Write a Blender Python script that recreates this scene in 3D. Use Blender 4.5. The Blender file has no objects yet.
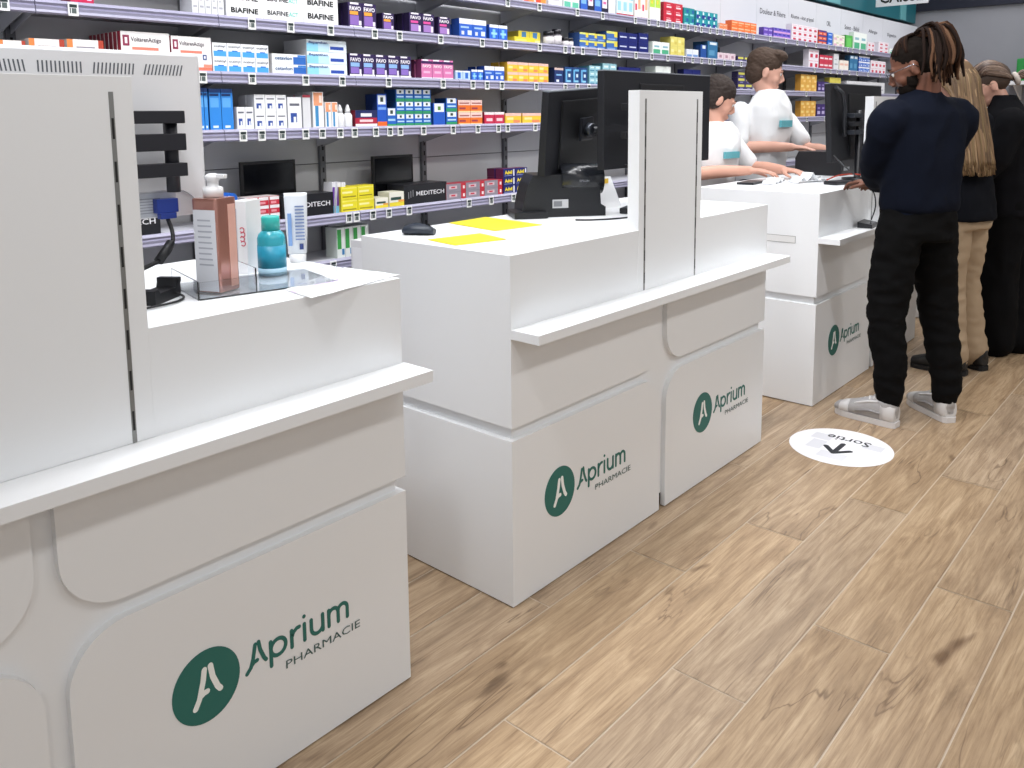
import bpy, bmesh, math, random
from mathutils import Vector, Matrix, noise
random.seed(7)
PI = math.pi
SC = bpy.context.scene
C = SC.collection

# ---------------------------------------------------------------- camera
def camera():
    f, cx, cy = 837.96, 507.07, 222.81
    yaw, pitch, roll = 0.72698394, 0.12857028, -0.01068692
    cyw, syw, cp, sp = math.cos(yaw), math.sin(yaw), math.cos(pitch), math.sin(pitch)
    fwd = Vector((cp*cyw, cp*syw, -sp)); right = Vector((syw, -cyw, 0)); up = right.cross(fwd)
    r2 = math.cos(roll)*right + math.sin(roll)*up
    u2 = -math.sin(roll)*right + math.cos(roll)*up
    cd = bpy.data.cameras.new('camera'); co = bpy.data.objects.new('camera', cd); C.objects.link(co)
    cd.sensor_width = 36; cd.lens = 36*f/1024
    cd.shift_x = (512-cx)/1024; cd.shift_y = (cy-384)/1024
    cd.clip_start = .05
    m = Matrix((r2, u2, -fwd)).transposed().to_4x4(); m.translation = Vector((0, 0, 1.4))
    co.matrix_world = m
    SC.camera = co
camera()

# ---------------------------------------------------------------- light
w = bpy.data.worlds.new('world'); SC.world = w; w.use_nodes = True
w.node_tree.nodes['Background'].inputs[0].default_value = (.93, .96, 1, 1)
w.node_tree.nodes['Background'].inputs[1].default_value = .60
def area(name, loc, sx, sy, power, target=None, col=(1, .97, .94), spread=PI):
    d = bpy.data.lights.new(name, 'AREA'); d.shape = 'RECTANGLE'; d.size = sx; d.size_y = sy
    d.energy = power; d.color = col; d.spread = spread
    o = bpy.data.objects.new(name, d); C.objects.link(o); o.location = loc
    if target is not None:
        o.rotation_euler = (Vector(target)-Vector(loc)).to_track_quat('-Z', 'Y').to_euler()
    return o
# rows of ceiling spotlights over the customer side, throwing the 45 degree shadow of the ledges
for i, x in enumerate((-1.6, -.2, 1.1, 2.4, 3.7, 5.2, 7.2, 9.2)):
    area('ceiling_spot', (x, -1.2, 3.45), .25, .25, 4.6 if x < 1.5 else (6.3 if x < 4 else 8), (x+.5, 1.5, .6), col=(1, .985, .965), spread=2.0)
# added low-angle fill row for the shelf backs and counter fronts
for x in (-2, 0, 2, 4, 6, 8):
    area('frontal_fill', (x, -3.6, 3.45), .3, .3, 2.2, (x+.5, 1.5, .6), spread=2.4)
# two added fills brightening the left sides of the third and middle counters
area('counter_side_fill', (2.3, .9, 3.45), .2, .2, 7.5, (3.84, 1.8, .55), col=(.98, .98, 1), spread=1.1)
area('counter_side_fill', (.1, .9, 3.45), .2, .2, 3, (1.67, 1.8, .55), col=(.98, .98, 1), spread=1.1)
# added row just before the counters, to bounce light off the ledges
for x in (-.8, .6, 2.0, 3.4, 4.8, 6.6, 8.6):
    area('ledge_fill', (x, 1.12, 3.45), .7, .25, .6 if x < 1.5 else 2.3, (x, 1.2, 0), col=(.97, .98, 1), spread=2.0)
# row over the counters
for x in (.2, 1.6, 3.0, 4.4, 5.8, 7.6, 9.4):
    area('counter_light', (x, 1.95, 3.45), .9, .4, 30 if x < 2 else 13, (x, 1.95, 0), col=(.97, .98, 1))
# row of wall washers on the shelving
for x in (.6, 2.0, 3.4, 4.8, 6.2, 7.6, 9.0, 10.2):
    area('shelf_light', (x, 1.6, 3.45), .9, .12, 8, (x, 3.0, 1.2), col=(.97, .97, 1), spread=2.4)
SC.view_settings.view_transform = 'Standard'
SC.view_settings.look = 'None'
SC.view_settings.gamma = 1
SC.view_settings.exposure = 0.0
SC.view_settings.use_curve_mapping = False

# ---------------------------------------------------------------- materials
def lin(h):
    if not isinstance(h, str): return tuple(h)
    h = h.lstrip('#')
    r = [int(h[i:i+2], 16)/255 for i in (0, 2, 4)]
    return tuple((c/12.92 if c <= .04045 else ((c+.055)/1.055)**2.4) for c in r)
MATS = {}
def mat(col, rough=.5, metal=0, name=None, trans=0, alpha=1, bump=0, bscale=200, coat=0, var=0, vscale=6):
    key = (col, rough, metal, name, trans, alpha, bump, var)
    if key in MATS: return MATS[key]
    m = bpy.data.materials.new(name or 'paint'); m.use_nodes = True
    nt = m.node_tree; b = nt.nodes['Principled BSDF']
    c = lin(col)
    b.inputs['Base Color'].default_value = (*c, 1)
    b.inputs['Roughness'].default_value = rough; b.inputs['Metallic'].default_value = metal
    if trans: b.inputs['Transmission Weight'].default_value = trans; b.inputs['IOR'].default_value = 1.45
    if alpha < 1: b.inputs['Alpha'].default_value = alpha
    if rough >= .85: b.inputs['Specular IOR Level'].default_value = .12
    if coat: b.inputs['Coat Weight'].default_value = coat
    if bump or var:
        tc = nt.nodes.new('ShaderNodeTexCoord'); n = nt.nodes.new('ShaderNodeTexNoise')
        nt.links.new(tc.outputs['Object'], n.inputs['Vector'])
        if bump:
            n.inputs['Scale'].default_value = bscale
            bp = nt.nodes.new('ShaderNodeBump'); bp.inputs['Strength'].default_value = bump; bp.inputs['Distance'].default_value = .002
            nt.links.new(n.outputs['Fac'], bp.inputs['Height']); nt.links.new(bp.outputs[0], b.inputs['Normal'])
        if var:
            n2 = nt.nodes.new('ShaderNodeTexNoise'); n2.inputs['Scale'].default_value = vscale
            nt.links.new(tc.outputs['Object'], n2.inputs['Vector'])
            mx = nt.nodes.new('ShaderNodeMix'); mx.data_type = 'RGBA'
            mx.inputs[6].default_value = (*[v*(1-var) for v in c], 1); mx.inputs[7].default_value = (*[min(1, v*(1+var)) for v in c], 1)
            nt.links.new(n2.outputs['Fac'], mx.inputs[0]); nt.links.new(mx.outputs[2], b.inputs['Base Color'])
    MATS[key] = m
    return m

# ---------------------------------------------------------------- mesh builder
class MB:
    def __init__(s): s.bm = bmesh.new(); s.mats = []
    def mi(s, m):
        if m is None: return 0
        if m not in s.mats: s.mats.append(m)
        return s.mats.index(m)
    def face(s, pts, m=None):
        vs = [s.bm.verts.new(p) for p in pts]; f = s.bm.faces.new(vs); f.material_index = s.mi(m); return f
    def box(s, x0, y0, z0, x1, y1, z1, m=None, bev=0, M=None):
        b = bmesh.new()
        r = bmesh.ops.create_cube(b, size=1)
        for v in b.verts: v.co = Vector(((x0+x1)/2+v.co.x*(x1-x0), (y0+y1)/2+v.co.y*(y1-y0), (z0+z1)/2+v.co.z*(z1-z0)))
        if bev: bmesh.ops.bevel(b, geom=list(b.edges), offset=bev, segments=2, affect='EDGES', profile=.7)
        s.merge(b, m, M)
    def merge(s, b, m=None, M=None):
        i = s.mi(m); mp = {}
        for v in b.verts: mp[v] = s.bm.verts.new(M @ v.co if M else v.co)
        for f in b.faces:
            try: nf = s.bm.faces.new([mp[v] for v in f.verts]); nf.material_index = i; nf.smooth = f.smooth
            except ValueError: pass
        b.free()
    def addmesh(s, me, m, M):
        i = s.mi(m); vs = [s.bm.verts.new(M @ v.co) for v in me.vertices]
        for p in me.polygons:
            try: f = s.bm.faces.new([vs[k] for k in p.vertices]); f.material_index = i
            except ValueError: pass
    def tube(s, pts, rad, m=None, n=10, smooth=True, flat=1):
        pts = [Vector(p) for p in pts]
        if not hasattr(rad, '__len__'): rad = [rad]*len(pts)
        i = s.mi(m); rings = []
        t0 = (pts[1]-pts[0]).normalized()
        up = Vector((0, 0, 1)) if abs(t0.z) < .9 else Vector((0, 1, 0))
        a = t0.cross(up).normalized()
        for k, p in enumerate(pts):
            t = (pts[min(k+1, len(pts)-1)]-pts[max(k-1, 0)]).normalized()
            a = (a-t*a.dot(t)).normalized(); b = t.cross(a)
            rings.append([s.bm.verts.new(p+rad[k]*(math.cos(2*PI*j/n)*a+flat*math.sin(2*PI*j/n)*b)) for j in range(n)])
        for q, r in zip(rings, rings[1:]):
            for j in range(n):
                f = s.bm.faces.new((q[j], q[(j+1) % n], r[(j+1) % n], r[j])); f.smooth = smooth; f.material_index = i
        for r, fl in ((rings[0], 1), (rings[-1], 0)):
            f = s.bm.faces.new(r[::-1] if fl else r); f.material_index = i
    def loft(s, secs, m=None, n=20, e=1.0):
        """secs: (centre, u vector, v vector)"""
        i = s.mi(m); rings = []
        for c, u, v in secs:
            c, u, v = Vector(c), Vector(u), Vector(v); ring = []
            for j in range(n):
                a = 2*PI*j/n; ca, sa = math.cos(a), math.sin(a)
                ca = math.copysign(abs(ca)**e, ca); sa = math.copysign(abs(sa)**e, sa)
                ring.append(s.bm.verts.new(c+u*ca+v*sa))
            rings.append(ring)
        for q, r in zip(rings, rings[1:]):
            for j in range(n):
                f = s.bm.faces.new((q[j], q[(j+1) % n], r[(j+1) % n], r[j])); f.smooth = True; f.material_index = i
        f = s.bm.faces.new(rings[0][::-1]); f.material_index = i
        f = s.bm.faces.new(rings[-1]); f.material_index = i
    def ell(s, c, r, m=None, R=None, seg=16):
        b = bmesh.new(); bmesh.ops.create_uvsphere(b, u_segments=seg, v_segments=max(6, seg//2), radius=1)
        for f in b.faces: f.smooth = True
        M = Matrix.Translation(c) @ (R.to_4x4() if R else Matrix()) @ Matrix.Diagonal((*r, 1))
        s.merge(b, m, M)
    def lathe(s, prof, m=None, n=24, c=(0, 0, 0)):
        i = s.mi(m); c = Vector(c)
        rings = [[s.bm.verts.new(c+Vector((r*math.cos(2*PI*j/n), r*math.sin(2*PI*j/n), z))) for j in range(n)] for r, z in prof]
        for q, r in zip(rings, rings[1:]):
            for j in range(n):
                f = s.bm.faces.new((q[j], q[(j+1) % n], r[(j+1) % n], r[j])); f.smooth = True; f.material_index = i
        f = s.bm.faces.new(rings[0][::-1]); f.material_index = i
        f = s.bm.faces.new(rings[-1]); f.material_index = i
    def prism(s, poly, fn, t0, t1, m=None):
        """poly: 2d points, fn(a, b, t) gives the 3d point"""
        i = s.mi(m)
        A = [s.bm.verts.new(fn(a, b, t0)) for a, b in poly]; B = [s.bm.verts.new(fn(a, b, t1)) for a, b in poly]
        for f in (A, B[::-1]):
            f = s.bm.faces.new(f); f.material_index = i
        n = len(A)
        for j in range(n):
            f = s.bm.faces.new((A[j], B[j], B[(j+1) % n], A[(j+1) % n])); f.material_index = i
    def stroke(s, pts, wd, fn, t0, t1, m=None):
        """rounded pen stroke as a thin solid in the plane fn"""
        for a, b in zip(pts, pts[1:]):
            s.k = getattr(s, 'k', 0)+1; t1 += .000004*(1 if t1 > t0 else -1)
            d = Vector(b)-Vector(a)
            if d.length < 1e-6: continue
            n = Vector((-d.y, d.x)).normalized()*wd/2; a, b = Vector(a), Vector(b)
            s.prism([tuple(a+n), tuple(a-n), tuple(b-n), tuple(b+n)], fn, t0, t1, m)
        for p in pts:
            t1 += .000004
            s.prism([(p[0]+wd/2*math.cos(2*PI*k/10), p[1]+wd/2*math.sin(2*PI*k/10)) for k in range(10)], fn, t0, t1, m)
    def mesh(s, name, fixn=True):
        if fixn: bmesh.ops.recalc_face_normals(s.bm, faces=s.bm.faces)
        me = bpy.data.meshes.new(name); s.bm.to_mesh(me); s.bm.free()
        for m in s.mats: me.materials.append(m)
        return me
    def build(s, name, m=None, parent=None, loc=(0, 0, 0)):
        me = s.mesh(name)
        if m and not s.mats: me.materials.append(m)
        o = bpy.data.objects.new(name, me); C.objects.link(o); o.location = loc
        if parent: o.parent = parent
        return o
def tag(o, label=None, cat=None, group=None, kind=None):
    if label: o['label'] = label
    if cat: o['category'] = cat
    if group: o['group'] = group
    if kind: o['kind'] = kind
    return o
def empty(name, loc=(0, 0, 0), rz=0):
    o = bpy.data.objects.new(name, None); C.objects.link(o); o.location = loc; o.rotation_euler = (0, 0, rz); o.empty_display_size = .1
    return o
def place(name, me, loc=(0, 0, 0), rz=0, parent=None):
    o = bpy.data.objects.new(name, me); C.objects.link(o); o.location = loc; o.rotation_euler = (0, 0, rz)
    if parent: o.parent = parent
    return o
TXT = {}
def textmesh(body, bold=0):
    k = (body, bold)
    if k in TXT: return TXT[k]
    cu = bpy.data.curves.new('writing', 'FONT'); cu.body = body; cu.size = 1; cu.offset = bold; cu.resolution_u = 2
    o = bpy.data.objects.new('writing', cu); C.objects.link(o)
    dg = bpy.context.evaluated_depsgraph_get(); me = bpy.data.meshes.new_from_object(o.evaluated_get(dg))
    bpy.data.objects.remove(o)
    xs = [v.co.x for v in me.vertices]; ys = [v.co.y for v in me.vertices]
    x0, x1, y0, y1 = min(xs), max(xs), min(ys), max(ys)
    for v in me.vertices: v.co.x = (v.co.x-x0)/(x1-x0); v.co.y = (v.co.y-y0)/(y1-y0)
    TXT[k] = me
    return me
def shade(o, on=True):
    for p in o.data.polygons: p.use_smooth = on

# ---------------------------------------------------------------- the room
XW = 10.9
WHITE = mat('#e6e8ea', .42, name='white_laminate')
def floor():
    # planks 0.2 x 1.25 m, a third of a length staggered, pale grout
    mb = MB(); W, L, g = .2005, 1.25, .0022
    uv = []; col = []
    def quad(x0, y0, x1, y1, z, c):
        mb.face([(x0, y0, z), (x1, y0, z), (x1, y1, z), (x0, y1, z)]); col.append(c)
    quad(-4, -5, XW, 3.2, -.0015, (0, 0, 0, 0))
    for r in range(-9, 32):
        y1 = 1.405-W*r; y0 = y1-W
        if y1 > 3.4 or y1 < -4.9: continue
        off = 2.16+.415*r
        k0 = math.floor((-4-off)/L)
        for k in range(k0, k0+14):
            x0 = off+k*L; x1 = x0+L
            x0 = max(x0, -4); x1 = min(x1, XW)
            if x1-x0 < .02: continue
            quad(x0+g, y0+g, x1-g, min(y1-g, 3.2), 0, (random.random(), random.random(), random.random(), 1))
    me = mb.mesh('floor', False)
    at = me.color_attributes.new('plank', 'FLOAT_COLOR', 'CORNER')
    li = 0
    for p, c in zip(me.polygons, col):
        for _ in p.vertices: at.data[li].color = c; li += 1
    m = bpy.data.materials.new('wood_plank_tile'); m.use_nodes = True; nt = m.node_tree; N = nt.nodes; Lk = nt.links.new
    b = N['Principled BSDF']; b.inputs['Roughness'].default_value = .42
    a = N.new('ShaderNodeAttribute'); a.attribute_name = 'plank'
    tc = N.new('ShaderNodeTexCoord')
    sc = N.new('ShaderNodeVectorMath'); sc.operation = 'SCALE'; sc.inputs['Scale'].default_value = 37
    Lk(a.outputs['Vector'], sc.inputs[0])
    ad = N.new('ShaderNodeVectorMath'); Lk(tc.outputs['Object'], ad.inputs[0]); Lk(sc.outputs[0], ad.inputs[1])
    def nz(scale, stretch, detail=6, rough=.6, dist=0):
        mp = N.new('ShaderNodeMapping'); mp.inputs['Scale'].default_value = stretch; Lk(ad.outputs[0], mp.inputs[0])
        n = N.new('ShaderNodeTexNoise'); n.inputs['Scale'].default_value = scale; n.inputs['Detail'].default_value = detail
        n.inputs['Roughness'].default_value = rough; n.inputs['Distortion'].default_value = dist; Lk(mp.outputs[0], n.inputs[0]); return n
    def ramp(src, stops):
        r = N.new('ShaderNodeValToRGB'); Lk(src, r.inputs[0]); e = r.color_ramp.elements
        e[0].position, e[0].color = stops[0][0], (*lin(stops[0][1]), 1); e[1].position, e[1].color = stops[-1][0], (*lin(stops[-1][1]), 1)
        for p, c in stops[1:-1]: x = e.new(p); x.color = (*lin(c), 1)
        return r
    g1 = nz(3.2, (.9, 7, 1), 7, .62, 1.2)
    base = ramp(g1.outputs['Fac'], [(.27, '#8b7459'), (.43, '#a58b6d'), (.56, '#b59b7b'), (.70, '#c5ac8c')])
    fine = nz(17, (.30, 8, 1), 8, .75, .3)
    fr = ramp(fine.outputs['Fac'], [(.32, '#c4b8aa'), (.55, '#ffffff'), (.8, '#f6f3ef')])
    mul = N.new('ShaderNodeMix'); mul.data_type = 'RGBA'; mul.blend_type = 'MULTIPLY'; mul.inputs[0].default_value = .8
    Lk(base.outputs[0], mul.inputs[6]); Lk(fr.outputs[0], mul.inputs[7])
    # long dark cracks and knots
    ck = nz(1.1, (.8, 7.5, 1), 4, .5, .7)
    cr = ramp(ck.outputs['Fac'], [(.491, '#ffffff'), (.4985, '#77604a'), (.501, '#77604a'), (.509, '#ffffff')])
    gate = nz(2.1, (1, 2.0, 1), 2, .5, 0)
    gr = N.new('ShaderNodeMapRange'); gr.inputs[1].default_value = .50; gr.inputs[2].default_value = .60; gr.inputs[4].default_value = .6; Lk(gate.outputs['Fac'], gr.inputs[0])
    mk = N.new('ShaderNodeMix'); mk.data_type = 'RGBA'; mk.blend_type = 'MULTIPLY'
    Lk(gr.outputs[0], mk.inputs[0]); Lk(mul.outputs[2], mk.inputs[6]); Lk(cr.outputs[0], mk.inputs[7])
    kn = nz(4.2, (1, 2.6, 1), 2, .4, .4)
    kr = ramp(kn.outputs['Fac'], [(.22, '#8b7560'), (.3, '#ffffff'), (1, '#ffffff')])
    mk2 = N.new('ShaderNodeMix'); mk2.data_type = 'RGBA'; mk2.blend_type = 'MULTIPLY'; mk2.inputs[0].default_value = .8
    Lk(mk.outputs[2], mk2.inputs[6]); Lk(kr.outputs[0], mk2.inputs[7])
    # plank to plank tone
    sp = N.new('ShaderNodeSeparateColor'); Lk(a.outputs['Color'], sp.inputs[0])
    hs = N.new('ShaderNodeHueSaturation'); Lk(mk2.outputs[2], hs.inputs['Color'])
    mr = N.new('ShaderNodeMapRange'); mr.inputs[3].default_value = .93; mr.inputs[4].default_value = 1.05; Lk(sp.outputs[0], mr.inputs[0]); Lk(mr.outputs[0], hs.inputs['Value'])
    ms = N.new('ShaderNodeMapRange'); ms.inputs[3].default_value = .88; ms.inputs[4].default_value = 1.02; Lk(sp.outputs[1], ms.inputs[0]); Lk(ms.outputs[0], hs.inputs['Saturation'])
    gm = N.new('ShaderNodeMix'); gm.data_type = 'RGBA'; gm.inputs[6].default_value = (*lin('#cbbba6'), 1)
    Lk(a.outputs['Alpha'], gm.inputs[0]); Lk(hs.outputs[0], gm.inputs[7]); Lk(gm.outputs[2], b.inputs['Base Color'])
    bp = N.new('ShaderNodeBump'); bp.inputs['Strength'].default_value = .12; bp.inputs['Distance'].default_value = .002
    Lk(fine.outputs['Fac'], bp.inputs['Height']); Lk(bp.outputs[0], b.inputs['Normal'])
    me.materials.append(m)
    o = bpy.data.objects.new('floor', me); C.objects.link(o); tag(o, kind='structure')
floor()
GREYW = mat('#8d8e94', .8, name='grey_wall', var=.04, vscale=1.5)
def wallbox(name, *a, m=None):
    mb = MB(); mb.box(*a); return tag(mb.build(name, m), kind='structure')
wallbox('wall_back', -4, 3.2, 0, XW, 3.35, 3.6, m=mat('#77787e', .8, name='back_wall'))
wallbox('wall_right', XW, -5, 0, XW+.15, 3.35, 3.6, m=mat('#8f9096', .8, name='end_wall', var=.03))
wallbox('ceiling', -4.15, -5.15, 3.6, XW+.15, 3.35, 3.7, m=mat('#e4e4e4', .8, name='ceiling_paint'))
wallbox('trim_1', XW-.05, -5, 2.56, XW, 3.119, 3.6, m=mat('#16192a', .7, name='dark_soffit'))
# teal fascia above the shelving headers
TEAL = mat('#175e69', .5, name='teal_panel'); TEAL2 = mat('#5c9ca2', .5, name='light_teal_panel')
wallbox('trim_2', 3.4, 3.12, 2.42, XW-.05, 3.2, 3.2, m=TEAL)
def fascia_strips():
    for x0, x1 in ((8.05, 8.4), (10.25, 10.45)):
        mb = MB(); mb.box(x0, 3.108, 2.425, x1, 3.1195, 2.88)
        tag(mb.build('trim_3', TEAL2), kind='structure')
fascia_strips()

# ---------------------------------------------------------------- counters
GREEN = mat('#1d675f', .5, name='dark_green_vinyl'); DGREY = mat('#3c5a58', .5, name='slate_vinyl')
GAPD = mat('#2b2a28', .8, name='dark_plinth')
F = 1.478
def arc(cx, cy, r, a0, a1, n=10):
    return [(cx+r*math.cos(math.radians(a0+(a1-a0)*k/n)), cy+r*math.sin(math.radians(a0+(a1-a0)*k/n))) for k in range(n+1)]
AP = {  # pen strokes, x-height 1
 'A1': [(-.12, -.12), (.12, .12), (.27, .55), (.42, 1.28)], 'A1b': [(.17, .22), (.34, .34), (.50, .36)], 'A2': [(.62, 1.33), (.70, .85), (.92, .28), (1.02, .14)],
}
def logo(parent, cx, cz):
    fn = lambda a, b, t: Vector((a, -t, b))
    g = empty('logo', (cx, F, cz)); g.parent = parent; g.location = (cx-parent.location.x, 0, cz)
    mb = MB(); mb.prism([(.0725*math.cos(2*PI*k/48), .0765*math.sin(2*PI*k/48)) for k in range(48)], fn, .0002, .0012)
    mb.build('disc', GREEN, g)
    mb = MB()
    s = .047
    mp = lambda P, ox, oz, s: [(ox+x*s, oz+y*s) for x, y in P]
    W = mat('#f0f2f0', .5, name='white_vinyl')
    for P in ([(-.42, -.78), (-.22, -.42), (-.02, .3), (.06, .78)], [(-.18, -.34), (.0, -.25), (.14, -.24)], [(.34, .84), (.42, .3), (.62, -.25), (.74, -.42)]):
        mb.stroke(mp(P, -.007, 0, s), .0115, fn, .0013, .0019, W)
    mb.build('emblem', None, g)
    mb = MB(); xh = .040; bx, bz = .093, -.019; wd = .0085
    def S(P, ox): mb.stroke(mp(P, bx+ox, bz, xh), wd, fn, .0002, .0012, GREEN)
    for k in ('A1', 'A1b', 'A2'): S(AP[k], 0)
    S([(0, -.42), (0, .95)], .053); S(arc(.46, .47, .46, 0, 360, 18), .053)       # p
    S([(0, 0), (0, .95)], .105); S([(0, .55), (.12, .8), (.34, .95), (.5, .95)], .105)   # r
    S([(0, 0), (0, .95)], .138); S([(0, 1.38), (0, 1.39)], .138)                  # i
    S([(0, .95)]+arc(.38, .38, .38, 180, 360, 9)+[(.76, .95)], .156); S([(.76, .95), (.76, 0)], .156)   # u
    S([(0, 0), (0, .95)], .203); S([(0, .55)]+arc(.32, .62, .32, 180, 0, 8)+[(.64, 0)], .203); S([(.64, .55)]+arc(.96, .62, .32, 180, 0, 8)+[(1.28, 0)], .203)
    mb.build('wordmark', None, g)
    mb = MB(); tm = textmesh('PHARMACIE', 0)
    M = Matrix.Translation((.181, -.0012, -.061)) @ Matrix(((.201, 0, 0, 0), (0, 0, -1, 0), (0, .0185, 0, 0), (0, 0, 0, 1)))
    mb.addmesh(tm, DGREY, M)
    mb.build('subtitle', None, g)
def counter(X, name_label, divx, logos, drawer=False):
    """one till counter of two halves; X its left end, 1.61 long, .635 deep"""
    root = empty('till_counter', (X, F, 0)); tag(root, name_label, 'counter')
    L = 1.608; D = .635; R = .018
    def P(name, fn, m=WHITE, parent=root):
        mb = MB(); fn(mb); return mb.build(name, m, parent)
    P('carcass', lambda b: (b.box(R, R, .05, L-R, D-R, .5145), b.box(R, R, .5145, L-R, D-R, 1.0)))
    P('plinth', lambda b: b.box(.05, .06, .0, L-.05, D-.05, .05), GAPD)
    for x in (.35, 1.25):
        P('leveller', lambda b: b.lathe([(.022, 0), (.022, .012), (.008, .016), (.008, .05)], c=(x, .035, 0)), GAPD)
    P('worktop', lambda b: b.box(R, R, 1.0, L-R, D, 1.021))
    P('upper_front', lambda b: b.box(0, 0, .80, L, R, 1.021, bev=.0008))
    # front boards, rounded where they meet the middle strip
    fn = lambda a, b, t: Vector((a, t, b))
    r = .108; xl, xr = .783, .822
    up, lo, z0, zt = .533, .496, .004, .80
    shapes = {
     'upper_l': [(0, zt), (0, up)]+arc(xl-r, up+r, r, 270, 360)+[(xl, zt)],
     'upper_r': [(L, zt), (L, up)][::1]+arc(xr+r, up+r, r, 270, 180)+[(xr, zt)],
     'lower_l': [(0, z0), (0, lo)]+arc(xl-r, lo-r, r, 90, 0)+[(xl, z0)],
     'lower_r': [(L, z0), (L, lo)]+arc(xr+r, lo-r, r, 90, 180)+[(xr, z0)]}
    for k, poly in shapes.items():
        b = MB(); b.prism(poly, fn, 0, R)
        b.build('front_panel', WHITE, root)
    for xa in (0, L-R):
        P('side_panel', lambda b: b.box(xa, R-.0005, .533, xa+R, D, 1.021, bev=.0006))
        P('side_panel', lambda b: b.box(xa, R, .004, xa+R, D, .496, bev=.001))
    P('back_panel', lambda b: b.box(R, D-R, .012, L-R, D-.004, .9965))
    P('ledge', lambda b: b.box(.0, -.10, .789, L+.006, .0, .816, bev=.0012))
    # drawer set in the left side
    if drawer:
      dr = P('drawer', lambda b: b.box(-.0012, .11, .782, .0, .40, .8125, bev=.0004), mat('#dcdcdb', .45, name='drawer_front'))
      P('seam', lambda b: (b.box(-.0016, .108, .8125, -.0002, .402, .8145), b.box(-.0016, .108, .7805, -.0002, .402, .782), b.box(-.0016, .108, .7805, -.0002, .11, .8145)), mat('#8c8c8c', .5, name='seam_grey'), dr)
    # upright divider with its two slotted channels
    d = P('divider', lambda b: b.box(divx, -.0012, .8165, divx+.41, .042, 1.473, bev=.0012))
    AL = mat('#8a8a88', .35, .6, name='slotted_aluminium'); DK = mat('#151515', .7, name='slot_black')
    for sx in (.036, .372):
        def sl(b):
            b.box(divx+sx-.004, -.0022, .8165, divx+sx+.004, .0010, 1.446, AL)
            z = .84
            while z < 1.42:
                b.box(divx+sx-.002, -.0026, z, divx+sx+.002, -.002, z+.036, DK); z += .075
        P('slotted_channel', sl, None, d)
    for lx in logos: logo(root, X+lx, .277)
    return root
counter(-.328, 'white till counter nearest the camera, acrylic tray of cosmetics on its top', .594, (.215, 1.074))
counter(1.672, 'white till counter in the middle, two yellow papers and a mouse on its top', .632, (.215, 1.088))
counter(3.836, 'white till counter where the man in the navy sweater stands', .672, (.245, 1.09), True)
counter(6.0, 'white till counter farthest away, mostly hidden behind the three customers', .65, (.215, 1.08))

# ---------------------------------------------------------------- shelving
BACK = mat('#d2d3d6', .6, name='grey_shelving_steel'); SHELFM = mat('#bcbdc4', .5, name='shelf_steel')
RAIL = mat('#9896ad', .35, name='lilac_label_rail'); RAIL2 = mat('#77748e', .4, name='rail_groove')
UPR = mat('#6e6f74', .5, name='upright_steel'); BLK = mat('#141414', .7, name='slot_dark')
HDR = mat('#d6d8de', .45, name='white_header')
BAY = .6175; BX0 = 1.02; YB = 3.14; YF = 2.86
bx = lambda k: BX0+BAY*k
LV = {1: 1.975, 2: 1.768, 3: 1.565, 4: 1.352, 5: .993, 6: .80, 7: .56}
LVN = {1: 'top tier', 2: 'second tier', 3: 'third tier', 4: 'fourth tier', 5: 'fifth tier', 6: 'sixth tier', 7: 'lowest tier'}
ORD = ['', 'first', 'second', 'third', 'fourth', 'fifth', 'sixth', 'seventh', 'eighth', 'ninth', 'tenth', 'eleventh', 'twelfth', 'thirteenth', 'fourteenth', 'fifteenth', 'sixteenth', 'seventeenth', 'eighteenth']
HT = {5: '', 6: '', 7: '', 8: '', 9: 'Douleur & Fièvre', 10: 'Rhume - état grippal', 11: 'ORL', 12: 'Soins - Bébé', 13: 'Allergie', 14: 'Digestion', 15: 'Toux'}
TAGX = {1: [3.22, 3.48, 3.8, 4.04, 4.38, 4.53, 4.64, 4.73, 4.82, 4.92, 5.01, 5.11, 5.19, 5.31, 5.41, 5.51, 5.63, 5.75, 5.86, 5.98, 6.27, 6.56, 6.78, 6.96, 7.17, 7.46, 7.62, 7.79, 7.92, 8.04, 8.22, 8.41, 8.55],
 2: [.93, 1.13, 1.77, 1.94, 2.13, 2.36, 2.5, 2.75, 3.03, 3.2, 3.48, 3.69, 3.76, 3.85, 4.01, 4.21, 4.39, 4.57, 4.76, 4.97, 5.08, 5.2, 5.31, 5.38, 5.53, 5.66, 5.79, 5.9, 6.0, 7.16, 7.38, 7.52, 7.68, 7.8, 7.98, 8.18, 8.48, 8.83],
 3: [1.56, 1.76, 2.0, 2.18, 2.43, 2.76, 2.96, 3.06, 3.17, 3.44, 3.69, 3.8, 3.91, 6.56, 7.0],
 4: [1.71, 1.79, 1.88, 1.99, 2.07, 2.16, 2.24, 2.35, 2.43, 2.49, 2.63, 2.82, 2.99, 3.14, 3.21, 3.43, 7.03, 7.43],
 5: [1.81, 2.19, 2.23, 2.32, 2.41, 2.53, 2.92, 3.08, 3.25, 3.35], 6: [1.7, 2.0, 2.1], 7: []}
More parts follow.
